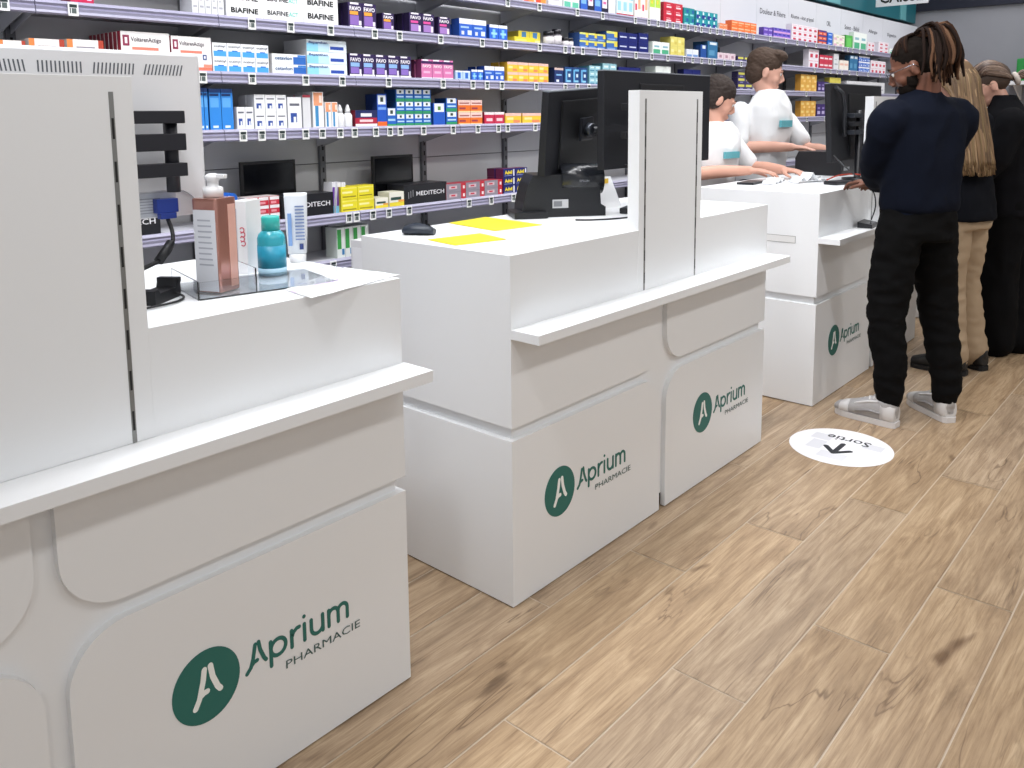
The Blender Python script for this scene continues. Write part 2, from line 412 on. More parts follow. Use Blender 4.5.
def shelving():
    # back panels bay by bay, slotted upright on each left edge
    me = MB()
    g = .002
    for z0, z1 in ((.02, .60), (.60, 1.19), (1.19, 1.78), (1.78, 2.39)):
        me.box(g, 0, z0+g, BAY-g, .012, z1-g)
    pm = me.mesh('back_panel'); pm.materials.append(BACK)
    me = MB(); me.box(-.014, -.018, 0, .014, .0, 2.39, UPR)
    z = .1
    while z < 2.36:
        me.box(-.004, -.0195, z, .004, -.0178, z+.022, BLK); z += .05
    um = me.mesh('upright')
    me = MB(); me.box(.001, 0, -.022, BAY-.001, YB-YF-.021, 0, bev=.001)
    sm = me.mesh('shelf'); sm.materials.append(SHELFM)
    me = MB()
    prof = [(0, .004), (-.004, .004), (-.012, -.006), (-.008, -.013), (-.013, -.019), (-.011, -.028), (-.014, -.036), (-.006, -.041), (0, -.041)]
    A = [me.bm.verts.new((.0015, y, z)) for y, z in prof]; B = [me.bm.verts.new((BAY-.0015, y, z)) for y, z in prof]
    for j in range(len(prof)):
        f = me.bm.faces.new((A[j], B[j], B[(j+1) % len(prof)], A[(j+1) % len(prof)])); f.material_index = me.mi(RAIL2 if j in (3,) else RAIL)
    me.bm.faces.new(A[::-1]); me.bm.faces.new(B)
    rm = me.mesh('label_rail')
    me = MB(); fn = lambda a, b, t: Vector((t, a, b))
    me.prism([(YB-YF-.02, -.022), (.03, -.022), (.03, -.03), (.12, -.05), (.22, -.075), (YB-YF-.02, -.085)], fn, .002, .005)
    bm_ = me.mesh('bracket'); bm_.materials.append(SHELFM)
    me = MB(); me.box(-.016, -.0175, -.042, .016, -.0145, .0, mat('#e9eaea', .5, name='tag_white'))
    me.box(-.0115, -.0182, -.016, .0115, -.0174, -.006, mat('#1b2a2a', .5, name='tag_ink'))
    me.box(-.005, -.0182, -.034, .009, -.0174, -.018, mat('#55605e', .5, name='tag_grey')); me.box(-.011, -.0182, -.034, -.008, -.0174, -.018, mat('#1b2a2a', .5, name='tag_ink'))
    tm = me.mesh('price_tag')
    for k in range(-2, 16):
        p = place('shelving_panel', pm, (bx(k), YB, 0))
        tag(p, f'grey steel back panel of the {ORD[k+3]} shelving bay from the left', 'shelving')
        place('upright', um, (.016, 0, 0), 0, p)
    for lv in range(1, 8):
        for k in range(-2, 16):
            if lv == 6 and k > 5: continue
            s = place('shelf', sm, (bx(k), YF, LV[lv]))
            tag(s, f'grey shelf with lilac rail, {LVN[lv]}, {ORD[k+3]} bay from the left', 'shelf', f'wall shelves of the {LVN[lv]}')
            place('label_rail', rm, (0, 0, 0), 0, s); place('bracket', bm_, (.012, 0, 0), 0, s); place('bracket', bm_, (BAY-.02, 0, 0), 0, s)
            for x in TAGX[lv]:
                if bx(k) <= x < bx(k+1):
                    place('price_tag', tm, (min(max(x-bx(k), .02), BAY-.02), 0, 0), 0, s)
    # white header boards
    for k in range(4, 16):
        mb = MB(); mb.box(.0015, -.012, 1.985, BAY-.0015, -.0005, 2.385, HDR)
        o = mb.build('header_board', None, None, (bx(k), YB-.02, 0))
        tag(o, f'white category board above the top tier, {ORD[k+3]} bay from the left', 'sign', 'white category boards over the shelving')
        if HT.get(k):
            t = textmesh(HT[k], .01); wd = min(.5, .034*len(HT[k])); mb = MB()
            mb.addmesh(t, mat('#3a3a44', .6, name='dark_print'), Matrix.Translation((BAY/2-wd/2, -.0128, 2.20)) @ Matrix(((wd, 0, 0, 0), (0, 0, -1, 0), (0, .045, 0, 0), (0, 0, 0, 1))))
            mb.build('lettering', None, o)
shelving()

# ---------------------------------------------------------------- packs on the shelves
# style: words, front colour, side colour, art [(u0,v0,u1,v1,colour)], writing [(text,u,v,w,h,colour,bold)]
Wt = '#eef0f2'
ST = {
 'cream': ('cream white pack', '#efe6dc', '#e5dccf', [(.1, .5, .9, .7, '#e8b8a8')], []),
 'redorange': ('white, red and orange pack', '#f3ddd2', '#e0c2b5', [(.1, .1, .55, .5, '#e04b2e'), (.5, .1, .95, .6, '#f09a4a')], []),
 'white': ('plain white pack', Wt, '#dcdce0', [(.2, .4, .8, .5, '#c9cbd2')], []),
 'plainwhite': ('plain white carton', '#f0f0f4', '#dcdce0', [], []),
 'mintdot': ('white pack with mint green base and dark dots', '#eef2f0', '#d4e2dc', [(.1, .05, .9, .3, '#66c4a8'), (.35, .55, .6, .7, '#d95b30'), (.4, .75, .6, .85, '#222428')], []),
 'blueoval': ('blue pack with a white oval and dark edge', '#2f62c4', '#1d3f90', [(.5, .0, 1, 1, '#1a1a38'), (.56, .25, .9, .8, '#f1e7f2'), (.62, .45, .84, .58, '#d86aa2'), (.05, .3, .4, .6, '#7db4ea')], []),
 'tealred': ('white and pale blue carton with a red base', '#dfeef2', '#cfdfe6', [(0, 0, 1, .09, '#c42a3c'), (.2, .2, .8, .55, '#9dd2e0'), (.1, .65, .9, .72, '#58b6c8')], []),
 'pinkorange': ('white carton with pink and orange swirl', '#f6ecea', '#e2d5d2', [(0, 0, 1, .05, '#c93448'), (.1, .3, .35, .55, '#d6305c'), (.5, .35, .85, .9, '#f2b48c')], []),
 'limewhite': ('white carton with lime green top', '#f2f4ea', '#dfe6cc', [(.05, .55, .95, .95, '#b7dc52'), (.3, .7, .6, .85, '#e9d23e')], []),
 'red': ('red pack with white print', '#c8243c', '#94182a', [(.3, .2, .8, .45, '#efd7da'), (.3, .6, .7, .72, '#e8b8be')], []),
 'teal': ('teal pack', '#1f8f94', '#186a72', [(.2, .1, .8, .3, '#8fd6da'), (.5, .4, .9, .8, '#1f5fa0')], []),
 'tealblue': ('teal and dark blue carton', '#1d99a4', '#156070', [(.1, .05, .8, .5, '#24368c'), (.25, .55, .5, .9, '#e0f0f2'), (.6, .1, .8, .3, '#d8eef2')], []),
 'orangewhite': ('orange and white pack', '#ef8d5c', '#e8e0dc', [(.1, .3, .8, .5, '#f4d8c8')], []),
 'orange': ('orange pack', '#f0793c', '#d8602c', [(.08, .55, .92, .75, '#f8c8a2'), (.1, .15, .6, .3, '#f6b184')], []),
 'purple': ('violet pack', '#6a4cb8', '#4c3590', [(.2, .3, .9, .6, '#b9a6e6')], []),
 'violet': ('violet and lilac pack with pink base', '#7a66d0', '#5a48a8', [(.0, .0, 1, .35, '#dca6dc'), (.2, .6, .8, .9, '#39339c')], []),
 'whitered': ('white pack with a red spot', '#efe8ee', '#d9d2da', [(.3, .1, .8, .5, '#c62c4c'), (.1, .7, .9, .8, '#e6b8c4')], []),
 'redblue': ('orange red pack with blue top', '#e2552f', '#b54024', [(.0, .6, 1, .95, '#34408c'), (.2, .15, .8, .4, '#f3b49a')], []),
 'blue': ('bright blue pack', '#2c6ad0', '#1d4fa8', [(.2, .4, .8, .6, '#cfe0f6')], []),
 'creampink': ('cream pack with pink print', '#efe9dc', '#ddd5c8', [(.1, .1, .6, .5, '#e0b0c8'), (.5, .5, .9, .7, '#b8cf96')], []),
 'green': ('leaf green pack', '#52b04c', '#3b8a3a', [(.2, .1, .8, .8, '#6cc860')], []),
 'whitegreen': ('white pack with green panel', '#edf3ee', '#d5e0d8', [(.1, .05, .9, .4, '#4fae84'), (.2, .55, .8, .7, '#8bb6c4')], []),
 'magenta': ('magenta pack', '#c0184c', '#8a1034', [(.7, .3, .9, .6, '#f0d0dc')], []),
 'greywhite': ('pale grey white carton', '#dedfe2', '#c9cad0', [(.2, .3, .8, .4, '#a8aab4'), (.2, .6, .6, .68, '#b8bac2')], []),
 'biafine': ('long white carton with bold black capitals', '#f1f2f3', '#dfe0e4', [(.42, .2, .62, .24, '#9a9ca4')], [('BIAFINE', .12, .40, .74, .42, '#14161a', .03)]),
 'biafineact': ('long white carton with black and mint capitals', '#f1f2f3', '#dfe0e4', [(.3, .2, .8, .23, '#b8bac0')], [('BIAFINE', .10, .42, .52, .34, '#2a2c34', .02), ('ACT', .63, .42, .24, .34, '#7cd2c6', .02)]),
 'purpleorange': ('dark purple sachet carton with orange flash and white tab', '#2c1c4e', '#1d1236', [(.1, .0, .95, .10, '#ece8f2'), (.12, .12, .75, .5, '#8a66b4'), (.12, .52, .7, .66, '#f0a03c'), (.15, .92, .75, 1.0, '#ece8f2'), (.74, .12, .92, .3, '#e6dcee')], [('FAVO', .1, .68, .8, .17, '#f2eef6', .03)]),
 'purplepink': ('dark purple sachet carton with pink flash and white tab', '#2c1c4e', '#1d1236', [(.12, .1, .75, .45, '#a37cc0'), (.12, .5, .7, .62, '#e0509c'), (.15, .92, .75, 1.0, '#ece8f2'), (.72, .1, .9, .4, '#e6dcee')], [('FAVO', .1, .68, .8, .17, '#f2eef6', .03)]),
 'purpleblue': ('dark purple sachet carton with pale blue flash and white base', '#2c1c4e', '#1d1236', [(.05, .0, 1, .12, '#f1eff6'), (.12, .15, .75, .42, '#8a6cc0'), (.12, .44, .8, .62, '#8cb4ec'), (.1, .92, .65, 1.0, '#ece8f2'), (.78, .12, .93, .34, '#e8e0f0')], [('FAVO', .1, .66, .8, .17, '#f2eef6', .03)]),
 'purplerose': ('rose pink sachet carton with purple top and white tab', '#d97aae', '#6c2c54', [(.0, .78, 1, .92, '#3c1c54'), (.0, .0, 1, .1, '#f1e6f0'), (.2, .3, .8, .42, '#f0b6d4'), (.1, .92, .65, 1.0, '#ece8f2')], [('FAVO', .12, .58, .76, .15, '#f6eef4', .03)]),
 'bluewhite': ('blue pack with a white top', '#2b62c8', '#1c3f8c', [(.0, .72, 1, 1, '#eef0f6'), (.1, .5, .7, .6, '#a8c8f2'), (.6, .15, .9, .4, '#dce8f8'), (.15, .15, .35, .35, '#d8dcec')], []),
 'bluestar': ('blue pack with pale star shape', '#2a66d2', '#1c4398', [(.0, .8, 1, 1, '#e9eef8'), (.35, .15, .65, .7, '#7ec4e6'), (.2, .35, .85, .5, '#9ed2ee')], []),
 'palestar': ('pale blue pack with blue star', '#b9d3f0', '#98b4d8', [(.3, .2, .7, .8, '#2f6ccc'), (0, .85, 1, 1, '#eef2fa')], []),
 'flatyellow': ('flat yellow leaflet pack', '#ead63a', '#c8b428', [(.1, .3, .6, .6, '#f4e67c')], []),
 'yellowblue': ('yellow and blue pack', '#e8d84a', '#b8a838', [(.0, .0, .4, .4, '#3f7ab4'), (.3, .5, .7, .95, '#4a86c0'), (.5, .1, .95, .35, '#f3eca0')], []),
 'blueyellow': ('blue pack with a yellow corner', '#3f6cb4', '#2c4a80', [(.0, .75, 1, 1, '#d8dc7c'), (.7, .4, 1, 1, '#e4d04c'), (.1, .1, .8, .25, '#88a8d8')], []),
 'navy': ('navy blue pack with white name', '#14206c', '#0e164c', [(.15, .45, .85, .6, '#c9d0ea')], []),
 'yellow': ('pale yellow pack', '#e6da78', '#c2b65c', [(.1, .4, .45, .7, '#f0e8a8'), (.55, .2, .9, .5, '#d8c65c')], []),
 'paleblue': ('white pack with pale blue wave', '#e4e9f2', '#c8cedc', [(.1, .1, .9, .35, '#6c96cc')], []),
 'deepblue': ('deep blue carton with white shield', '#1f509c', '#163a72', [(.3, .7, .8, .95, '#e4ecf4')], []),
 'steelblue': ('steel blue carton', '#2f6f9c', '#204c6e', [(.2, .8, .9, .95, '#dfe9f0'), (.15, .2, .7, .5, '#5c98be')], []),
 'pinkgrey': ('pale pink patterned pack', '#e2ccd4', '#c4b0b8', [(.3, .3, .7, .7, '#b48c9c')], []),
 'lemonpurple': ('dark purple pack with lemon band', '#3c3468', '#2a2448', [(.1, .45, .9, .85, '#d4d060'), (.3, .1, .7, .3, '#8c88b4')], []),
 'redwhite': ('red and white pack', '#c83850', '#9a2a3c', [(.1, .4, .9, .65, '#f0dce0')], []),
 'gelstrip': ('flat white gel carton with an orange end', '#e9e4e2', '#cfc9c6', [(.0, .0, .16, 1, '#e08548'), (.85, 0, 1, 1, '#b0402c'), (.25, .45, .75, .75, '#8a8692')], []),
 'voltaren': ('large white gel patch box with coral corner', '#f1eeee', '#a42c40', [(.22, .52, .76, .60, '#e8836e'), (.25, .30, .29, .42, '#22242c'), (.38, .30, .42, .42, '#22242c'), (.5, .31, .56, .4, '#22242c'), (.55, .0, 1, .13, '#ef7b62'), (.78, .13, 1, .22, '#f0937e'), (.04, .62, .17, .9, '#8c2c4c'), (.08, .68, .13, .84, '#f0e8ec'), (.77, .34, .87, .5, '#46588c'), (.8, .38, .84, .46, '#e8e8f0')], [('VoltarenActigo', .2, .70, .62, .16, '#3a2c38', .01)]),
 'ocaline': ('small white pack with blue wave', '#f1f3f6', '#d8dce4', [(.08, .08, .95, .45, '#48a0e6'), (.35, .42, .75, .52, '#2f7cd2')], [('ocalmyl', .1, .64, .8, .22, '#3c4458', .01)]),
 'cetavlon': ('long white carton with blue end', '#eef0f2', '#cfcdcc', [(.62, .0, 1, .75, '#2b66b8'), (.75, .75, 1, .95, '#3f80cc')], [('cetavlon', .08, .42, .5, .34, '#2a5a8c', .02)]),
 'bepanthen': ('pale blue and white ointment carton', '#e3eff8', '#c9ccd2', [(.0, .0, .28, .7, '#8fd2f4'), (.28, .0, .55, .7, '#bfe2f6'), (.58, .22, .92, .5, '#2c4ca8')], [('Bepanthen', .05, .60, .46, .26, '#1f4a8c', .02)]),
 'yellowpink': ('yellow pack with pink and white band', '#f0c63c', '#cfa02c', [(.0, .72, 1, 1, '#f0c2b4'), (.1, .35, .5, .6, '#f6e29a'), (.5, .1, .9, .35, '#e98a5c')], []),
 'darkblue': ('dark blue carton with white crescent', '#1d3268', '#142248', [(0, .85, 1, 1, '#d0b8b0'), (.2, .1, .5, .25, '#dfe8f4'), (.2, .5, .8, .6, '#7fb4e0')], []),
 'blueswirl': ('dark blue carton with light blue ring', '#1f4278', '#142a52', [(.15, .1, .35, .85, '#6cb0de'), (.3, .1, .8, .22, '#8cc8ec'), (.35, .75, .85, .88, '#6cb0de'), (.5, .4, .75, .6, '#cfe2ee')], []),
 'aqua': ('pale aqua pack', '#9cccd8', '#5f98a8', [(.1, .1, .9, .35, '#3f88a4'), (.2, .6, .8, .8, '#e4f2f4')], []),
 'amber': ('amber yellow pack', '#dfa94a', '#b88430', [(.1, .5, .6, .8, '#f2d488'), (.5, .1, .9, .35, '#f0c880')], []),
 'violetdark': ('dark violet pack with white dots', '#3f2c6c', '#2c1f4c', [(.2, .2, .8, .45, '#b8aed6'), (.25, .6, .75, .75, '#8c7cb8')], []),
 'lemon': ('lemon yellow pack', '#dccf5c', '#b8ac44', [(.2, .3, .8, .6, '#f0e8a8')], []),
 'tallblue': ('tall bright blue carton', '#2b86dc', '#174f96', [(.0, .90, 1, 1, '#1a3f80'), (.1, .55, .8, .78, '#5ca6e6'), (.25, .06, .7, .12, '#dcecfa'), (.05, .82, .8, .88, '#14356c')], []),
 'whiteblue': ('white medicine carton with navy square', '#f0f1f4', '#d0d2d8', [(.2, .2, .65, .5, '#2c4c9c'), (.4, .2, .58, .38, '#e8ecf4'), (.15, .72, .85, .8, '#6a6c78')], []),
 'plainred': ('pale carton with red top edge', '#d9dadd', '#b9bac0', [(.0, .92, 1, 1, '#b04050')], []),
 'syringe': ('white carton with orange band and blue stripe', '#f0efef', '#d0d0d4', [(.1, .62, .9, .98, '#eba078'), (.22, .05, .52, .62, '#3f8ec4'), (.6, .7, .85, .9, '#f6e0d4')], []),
 'maroonbox': ('maroon lozenge box with navy top', '#b02440', '#6c1428', [(.0, .55, 1, 1, '#1f2a5c'), (.25, .62, .75, .82, '#e9ebf2'), (.2, .3, .8, .45, '#f0d0d4'), (0, 0, 1, .2, '#f0eef0')], []),
 'shieldorange': ('tall blue carton with white shield and orange base', '#1f56c0', '#16306c', [(.1, .68, .9, .96, '#eef2f4'), (.35, .76, .65, .9, '#2c3c34'), (0, 0, 1, .16, '#ec6a2c'), (.1, .52, .9, .6, '#7fa8e6')], []),
 'shield': ('blue carton with white shield', '#1f62c0', '#1a4a3c', [(.1, .6, .9, .98, '#eef2f4'), (.35, .68, .65, .88, '#2c3c34'), (.1, .3, .9, .42, '#a8d0ee'), (0, 0, 1, .14, '#3c9c5c')], []),
 'shieldgreen': ('blue pack with white shield and green base', '#1f66c4', '#14407c', [(.1, .62, .9, .98, '#eef2f4'), (.38, .7, .62, .9, '#2c3c34'), (0, 0, 1, .26, '#2f9464'), (.12, .34, .88, .46, '#c0dcf2')], []),
 'shieldblue': ('wide blue carton with pale shield', '#1f5ac2', '#16408c', [(.1, .6, .9, .98, '#e9eef2'), (.38, .68, .62, .85, '#5c8c3c')], []),
 'orangeband': ('orange pack with pale pink top', '#e8762c', '#c0581c', [(.0, .58, 1, 1, '#f1cfc6'), (.1, .68, .9, .8, '#a4605c'), (.1, .25, .6, .4, '#a03c4c'), (0, 0, 1, .12, '#f6d8a0')], []),
 'crimson': ('crimson pack with a white top', '#c42a4c', '#8c1c34', [(.0, .78, 1, 1, '#efe4e6'), (.2, .25, .8, .5, '#f0ccd2')], []),
 'redwhitebox': ('red pack with white band', '#c4283c', '#c9bcbc', [(.1, .55, 1, .95, '#eceaec'), (.2, .1, .7, .4, '#e89aa4')], []),
 'acidyellow': ('acid yellow pack', '#e8da2c', '#b4a41c', [(.08, .45, .7, .62, '#f6f0a0'), (.1, .15, .9, .25, '#9c9024'), (.05, .8, .95, .9, '#f4ec6c')], []),
 'yellowwhite': ('white and yellow pack with dark name', '#efede0', '#d0ceb8', [(.0, .0, 1, .3, '#ecd83c'), (.1, .45, .8, .65, '#2c4c44'), (.6, .3, 1, .45, '#f2a848')], []),
 'redgrey': ('grey silver pack with red end', '#8f8a94', '#a02c3c', [(.75, .0, 1, 1, '#c02c3c'), (.15, .35, .55, .75, '#d4b8c0'), (.85, .3, .95, .7, '#f0e0e0'), (.25, .45, .45, .65, '#c8384c')], []),
 'navyyellow': ('navy pack with yellow lettering and white stripe', '#17246c', '#5c1c44', [(.82, .1, .92, .9, '#e6e8f0'), (.08, .12, .7, .2, '#8c96c8')], [('Advil', .1, .32, .62, .46, '#f2dc3c', .04)]),
 'redtop': ('white box with a red printed top', '#ecebec', '#dcdadc', [(.3, .2, .45, .35, '#55565c'), (.6, .1, .72, .25, '#55565c')], []),
 'greenwhite': ('white carton with green panel', '#e9edea', '#c6cec8', [(.05, .3, .55, .95, '#3c9c4c'), (.6, .1, .9, .3, '#3c80b8')], []),
}
PK = {}
def pack_mesh(st, w, h, d):
    k = (st, round(w, 3), round(h, 3), round(d, 3))
    if k in PK: return PK[k]
    _, fc, sc, art, wr = ST[st]
    q = lambda c, **a: mat(c, .45, name='printed_card')
    mb = MB(); e = .0006
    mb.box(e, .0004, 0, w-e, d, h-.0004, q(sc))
    mb.box(e, 0, 0, w-e, .0005, h-.0004, q(fc))
    for j, (u0, v0, u1, v1, c) in enumerate(art):
        y = -.0002-.0001*j
        mb.face([(max(e, u0*w), y, v0*h), (min(w-e, u1*w), y, v0*h), (min(w-e, u1*w), y, v1*h-.0004), (max(e, u0*w), y, v1*h-.0004)], q(c))
    for s, u, v, tw, th, c, b in wr:
        mb.addmesh(textmesh(s, b), q(c), Matrix.Translation((u*w, -.0014, v*h)) @ Matrix(((tw*w, 0, 0, 0), (0, 0, -1, 0), (0, th*h, 0, 0), (0, 0, 0, 1))))
    me = mb.mesh('medicine_pack', False)
    PK[k] = me
    return me
TAB = [
(1,3.175,3.358,0.038,3,1,1,'cream'),
(1,3.366,3.563,0.068,2,1,1,'redorange'),
(1,3.58,3.701,0.071,1,1,1,'white'),
(1,3.71,3.855,0.119,2,1,1,'mintdot'),
(1,3.865,3.998,0.122,1,1,1,'blueoval'),
(1,3.998,4.137,0.113,1,1,1,'blueoval'),
(1,4.137,4.209,0.132,1,1,1,'plainwhite'),
(1,4.22,4.401,0.151,3,1,1,'tealred'),
(1,4.412,4.57,0.155,2,1,1,'pinkorange'),
(1,4.582,4.711,0.144,2,1,2,'limewhite'),
(1,4.748,4.985,0.042,2,3,2,'red'),
(1,4.998,5.144,0.056,2,2,1,'teal'),
(1,5.158,5.467,0.053,4,2,1,'tealblue'),
(1,5.497,5.617,0.024,2,2,1,'orangewhite'),
(1,5.678,6.082,0.041,4,2,1,'orange'),
(1,6.205,6.365,0.035,2,2,1,'purple'),
(1,6.384,6.704,0.039,4,2,1,'violet'),
(1,6.725,7.264,0.044,5,3,1,'whitered'),
(1,7.289,7.469,0.04,2,3,1,'redblue'),
(1,7.493,7.609,0.037,1,3,1,'blue'),
(1,7.634,7.901,0.052,2,2,1,'creampink'),
(1,7.927,8.105,0.116,1,1,1,'green'),
(1,8.133,8.482,0.157,2,1,1,'whitegreen'),
(1,8.512,8.711,0.043,2,2,1,'whitered'),
(1,8.83,9.134,0.036,2,3,1,'whitered'),
(1,9.167,9.359,0.059,1,1,1,'whitegreen'),
(2,1.134,1.209,0.043,1,1,1,'magenta'),
(2,1.549,1.675,0.082,5,1,1,'greywhite'),
(2,1.683,1.839,0.047,1,2,1,'biafine'),
(2,1.838,2.02,0.052,1,2,1,'biafineact'),
(2,2.02,2.192,0.054,1,2,1,'biafine'),
(2,2.243,2.394,0.106,2,1,4,'purpleorange'),
(2,2.427,2.495,0.076,1,1,3,'purpleorange'),
(2,2.583,2.738,0.091,2,1,4,'purplepink'),
(2,2.763,2.841,0.085,1,1,2,'purplepink'),
(2,2.901,3.09,0.09,2,1,3,'bluewhite'),
(2,3.112,3.247,0.076,2,1,2,'bluestar'),
(2,3.3,3.461,0.029,1,1,1,'flatyellow'),
(2,3.396,3.578,0.068,2,1,1,'yellowblue'),
(2,3.856,4.109,0.043,3,2,1,'blueyellow'),
(2,4.119,4.232,0.055,1,2,1,'blueyellow'),
(2,4.243,4.449,0.056,2,2,1,'navy'),
(2,4.46,4.574,0.06,1,2,1,'navy'),
(2,4.621,4.826,0.079,2,1,2,'whitegreen'),
(2,4.839,5.018,0.061,2,2,1,'yellow'),
(2,5.044,5.206,0.053,2,1,1,'paleblue'),
(2,5.234,5.318,0.092,1,1,1,'deepblue'),
(2,5.332,5.477,0.121,1,1,2,'steelblue'),
(2,5.477,5.751,0.051,3,1,1,'pinkgrey'),
(2,5.783,5.995,0.04,2,1,1,'lemonpurple'),
(2,6.012,6.148,0.032,2,1,1,'blue'),
(2,6.166,6.271,0.059,1,1,1,'redwhite'),
(2,7.091,7.308,0.078,2,2,1,'whitered'),
(2,7.331,7.63,0.059,3,2,1,'redwhite'),
(2,7.655,7.776,0.143,1,1,1,'greywhite'),
(2,7.801,8.026,0.091,2,1,1,'cream'),
(2,8.053,8.263,0.146,2,1,1,'steelblue'),
(2,8.29,8.595,0.05,3,3,1,'bluewhite'),
(2,8.624,9.07,0.061,4,2,1,'whitered'),
(3,0.916,0.992,0.077,1,1,1,'gelstrip'),
(3,1.0,1.107,0.087,1,1,1,'gelstrip'),
(3,1.113,1.23,0.091,1,1,1,'gelstrip'),
(3,1.286,1.458,0.128,1,1,8,'voltaren'),
(3,1.462,1.615,0.123,1,1,1,'voltaren'),
(3,1.618,1.854,0.054,4,2,1,'ocaline'),
(3,1.867,2.024,0.04,1,2,1,'cetavlon'),
(3,2.029,2.229,0.048,1,3,1,'bepanthen'),
(3,2.239,2.589,0.097,5,1,1,'purpleblue'),
(3,2.65,2.856,0.09,3,1,3,'purplerose'),
(3,2.869,2.972,0.046,2,1,1,'palestar'),
(3,2.979,3.064,0.054,2,1,1,'bluestar'),
(3,3.072,3.22,0.074,2,1,2,'bluewhite'),
(3,3.243,3.577,0.051,4,2,2,'yellowpink'),
(3,3.629,3.709,0.085,1,1,3,'darkblue'),
(3,3.718,3.932,0.093,3,1,3,'blueswirl'),
(3,3.951,4.06,0.036,2,3,1,'aqua'),
(3,4.08,4.224,0.063,2,2,1,'aqua'),
(3,4.245,4.486,0.111,2,1,1,'navy'),
(3,4.661,4.845,0.13,2,1,1,'whitegreen'),
(3,5.012,5.241,0.123,2,1,1,'navy'),
(3,5.794,6.041,0.044,2,3,1,'lemonpurple'),
(3,6.058,6.196,0.046,1,2,1,'greywhite'),
(3,6.94,7.283,0.072,3,2,1,'amber'),
(3,7.306,7.557,0.091,3,1,1,'violetdark'),
(3,7.581,7.847,0.133,2,1,1,'lemon'),
(3,7.999,9.068,0.113,6,1,1,'greywhite'),
(4,1.558,1.59,0.156,2,1,2,'tallblue'),
(4,1.594,1.691,0.154,2,1,3,'tallblue'),
(4,1.704,1.776,0.087,2,1,1,'whiteblue'),
(4,1.78,1.924,0.067,3,2,2,'whiteblue'),
(4,1.928,1.994,0.126,1,1,2,'whiteblue'),
(4,1.999,2.038,0.135,1,1,2,'plainred'),
(4,2.047,2.102,0.148,1,1,2,'syringe'),
(4,2.107,2.173,0.107,2,1,2,'syringe'),
(4,2.262,2.383,0.073,1,1,1,'maroonbox'),
(4,2.383,2.439,0.143,1,1,1,'shieldorange'),
(4,2.439,2.492,0.082,1,1,1,'shield'),
(4,2.492,2.706,0.055,4,3,1,'shieldgreen'),
(4,2.719,2.797,0.105,1,1,1,'shieldblue'),
(4,2.803,2.877,0.064,1,2,1,'shieldgreen'),
(4,2.884,3.053,0.06,2,2,1,'orangeband'),
(4,3.067,3.217,0.061,2,1,2,'crimson'),
(4,3.224,3.35,0.055,1,1,1,'yellowpink'),
(4,3.358,3.515,0.054,1,1,1,'yellowpink'),
(4,6.958,7.281,0.068,3,2,1,'amber'),
(4,7.303,7.603,0.11,3,1,1,'violetdark'),
(5,1.726,1.872,0.033,3,3,1,'redwhitebox'),
(5,2.172,2.351,0.055,2,2,2,'acidyellow'),
(5,2.357,2.432,0.047,1,1,1,'yellowwhite'),
(5,2.438,2.526,0.067,1,1,1,'yellowwhite'),
(5,2.793,3.195,0.039,3,2,1,'redgrey'),
(5,3.203,3.394,0.043,2,3,2,'navyyellow'),
(6,1.634,1.762,0.105,3,1,1,'redtop'),
(6,2.143,2.315,0.13,4,1,1,'greenwhite'),
]
NAMEOF = {'flatyellow': 'leaflet_pack', 'biafine': 'cream_carton', 'biafineact': 'cream_carton', 'voltaren': 'gel_patch_box', 'gelstrip': 'gel_carton', 'bepanthen': 'ointment_carton', 'cetavlon': 'ointment_carton',
 'purpleorange': 'sachet_carton', 'purplepink': 'sachet_carton', 'purpleblue': 'sachet_carton', 'purplerose': 'sachet_carton', 'tallblue': 'skincare_carton', 'syringe': 'spray_carton', 'maroonbox': 'lozenge_box',
 'shieldorange': 'cough_syrup_carton', 'shield': 'cough_syrup_carton', 'shieldblue': 'cough_syrup_carton', 'shieldgreen': 'lozenge_box', 'yellowpink': 'vitamin_carton', 'orangeband': 'vitamin_carton', 'blueswirl': 'toothpaste_carton', 'darkblue': 'toothpaste_carton', 'aqua': 'toothpaste_carton',
 'whitered': 'baby_care_pack', 'redwhite': 'baby_care_pack', 'amber': 'herbal_tea_pack', 'violetdark': 'herbal_tea_pack', 'lemon': 'herbal_tea_pack', 'orange': 'bandage_pack', 'greywhite': 'plain_carton'}
TIERW = {1: 'top shelf', 2: 'second shelf', 3: 'third shelf', 4: 'fourth shelf', 5: 'fifth shelf', 6: 'sixth shelf'}
SHORT = {}
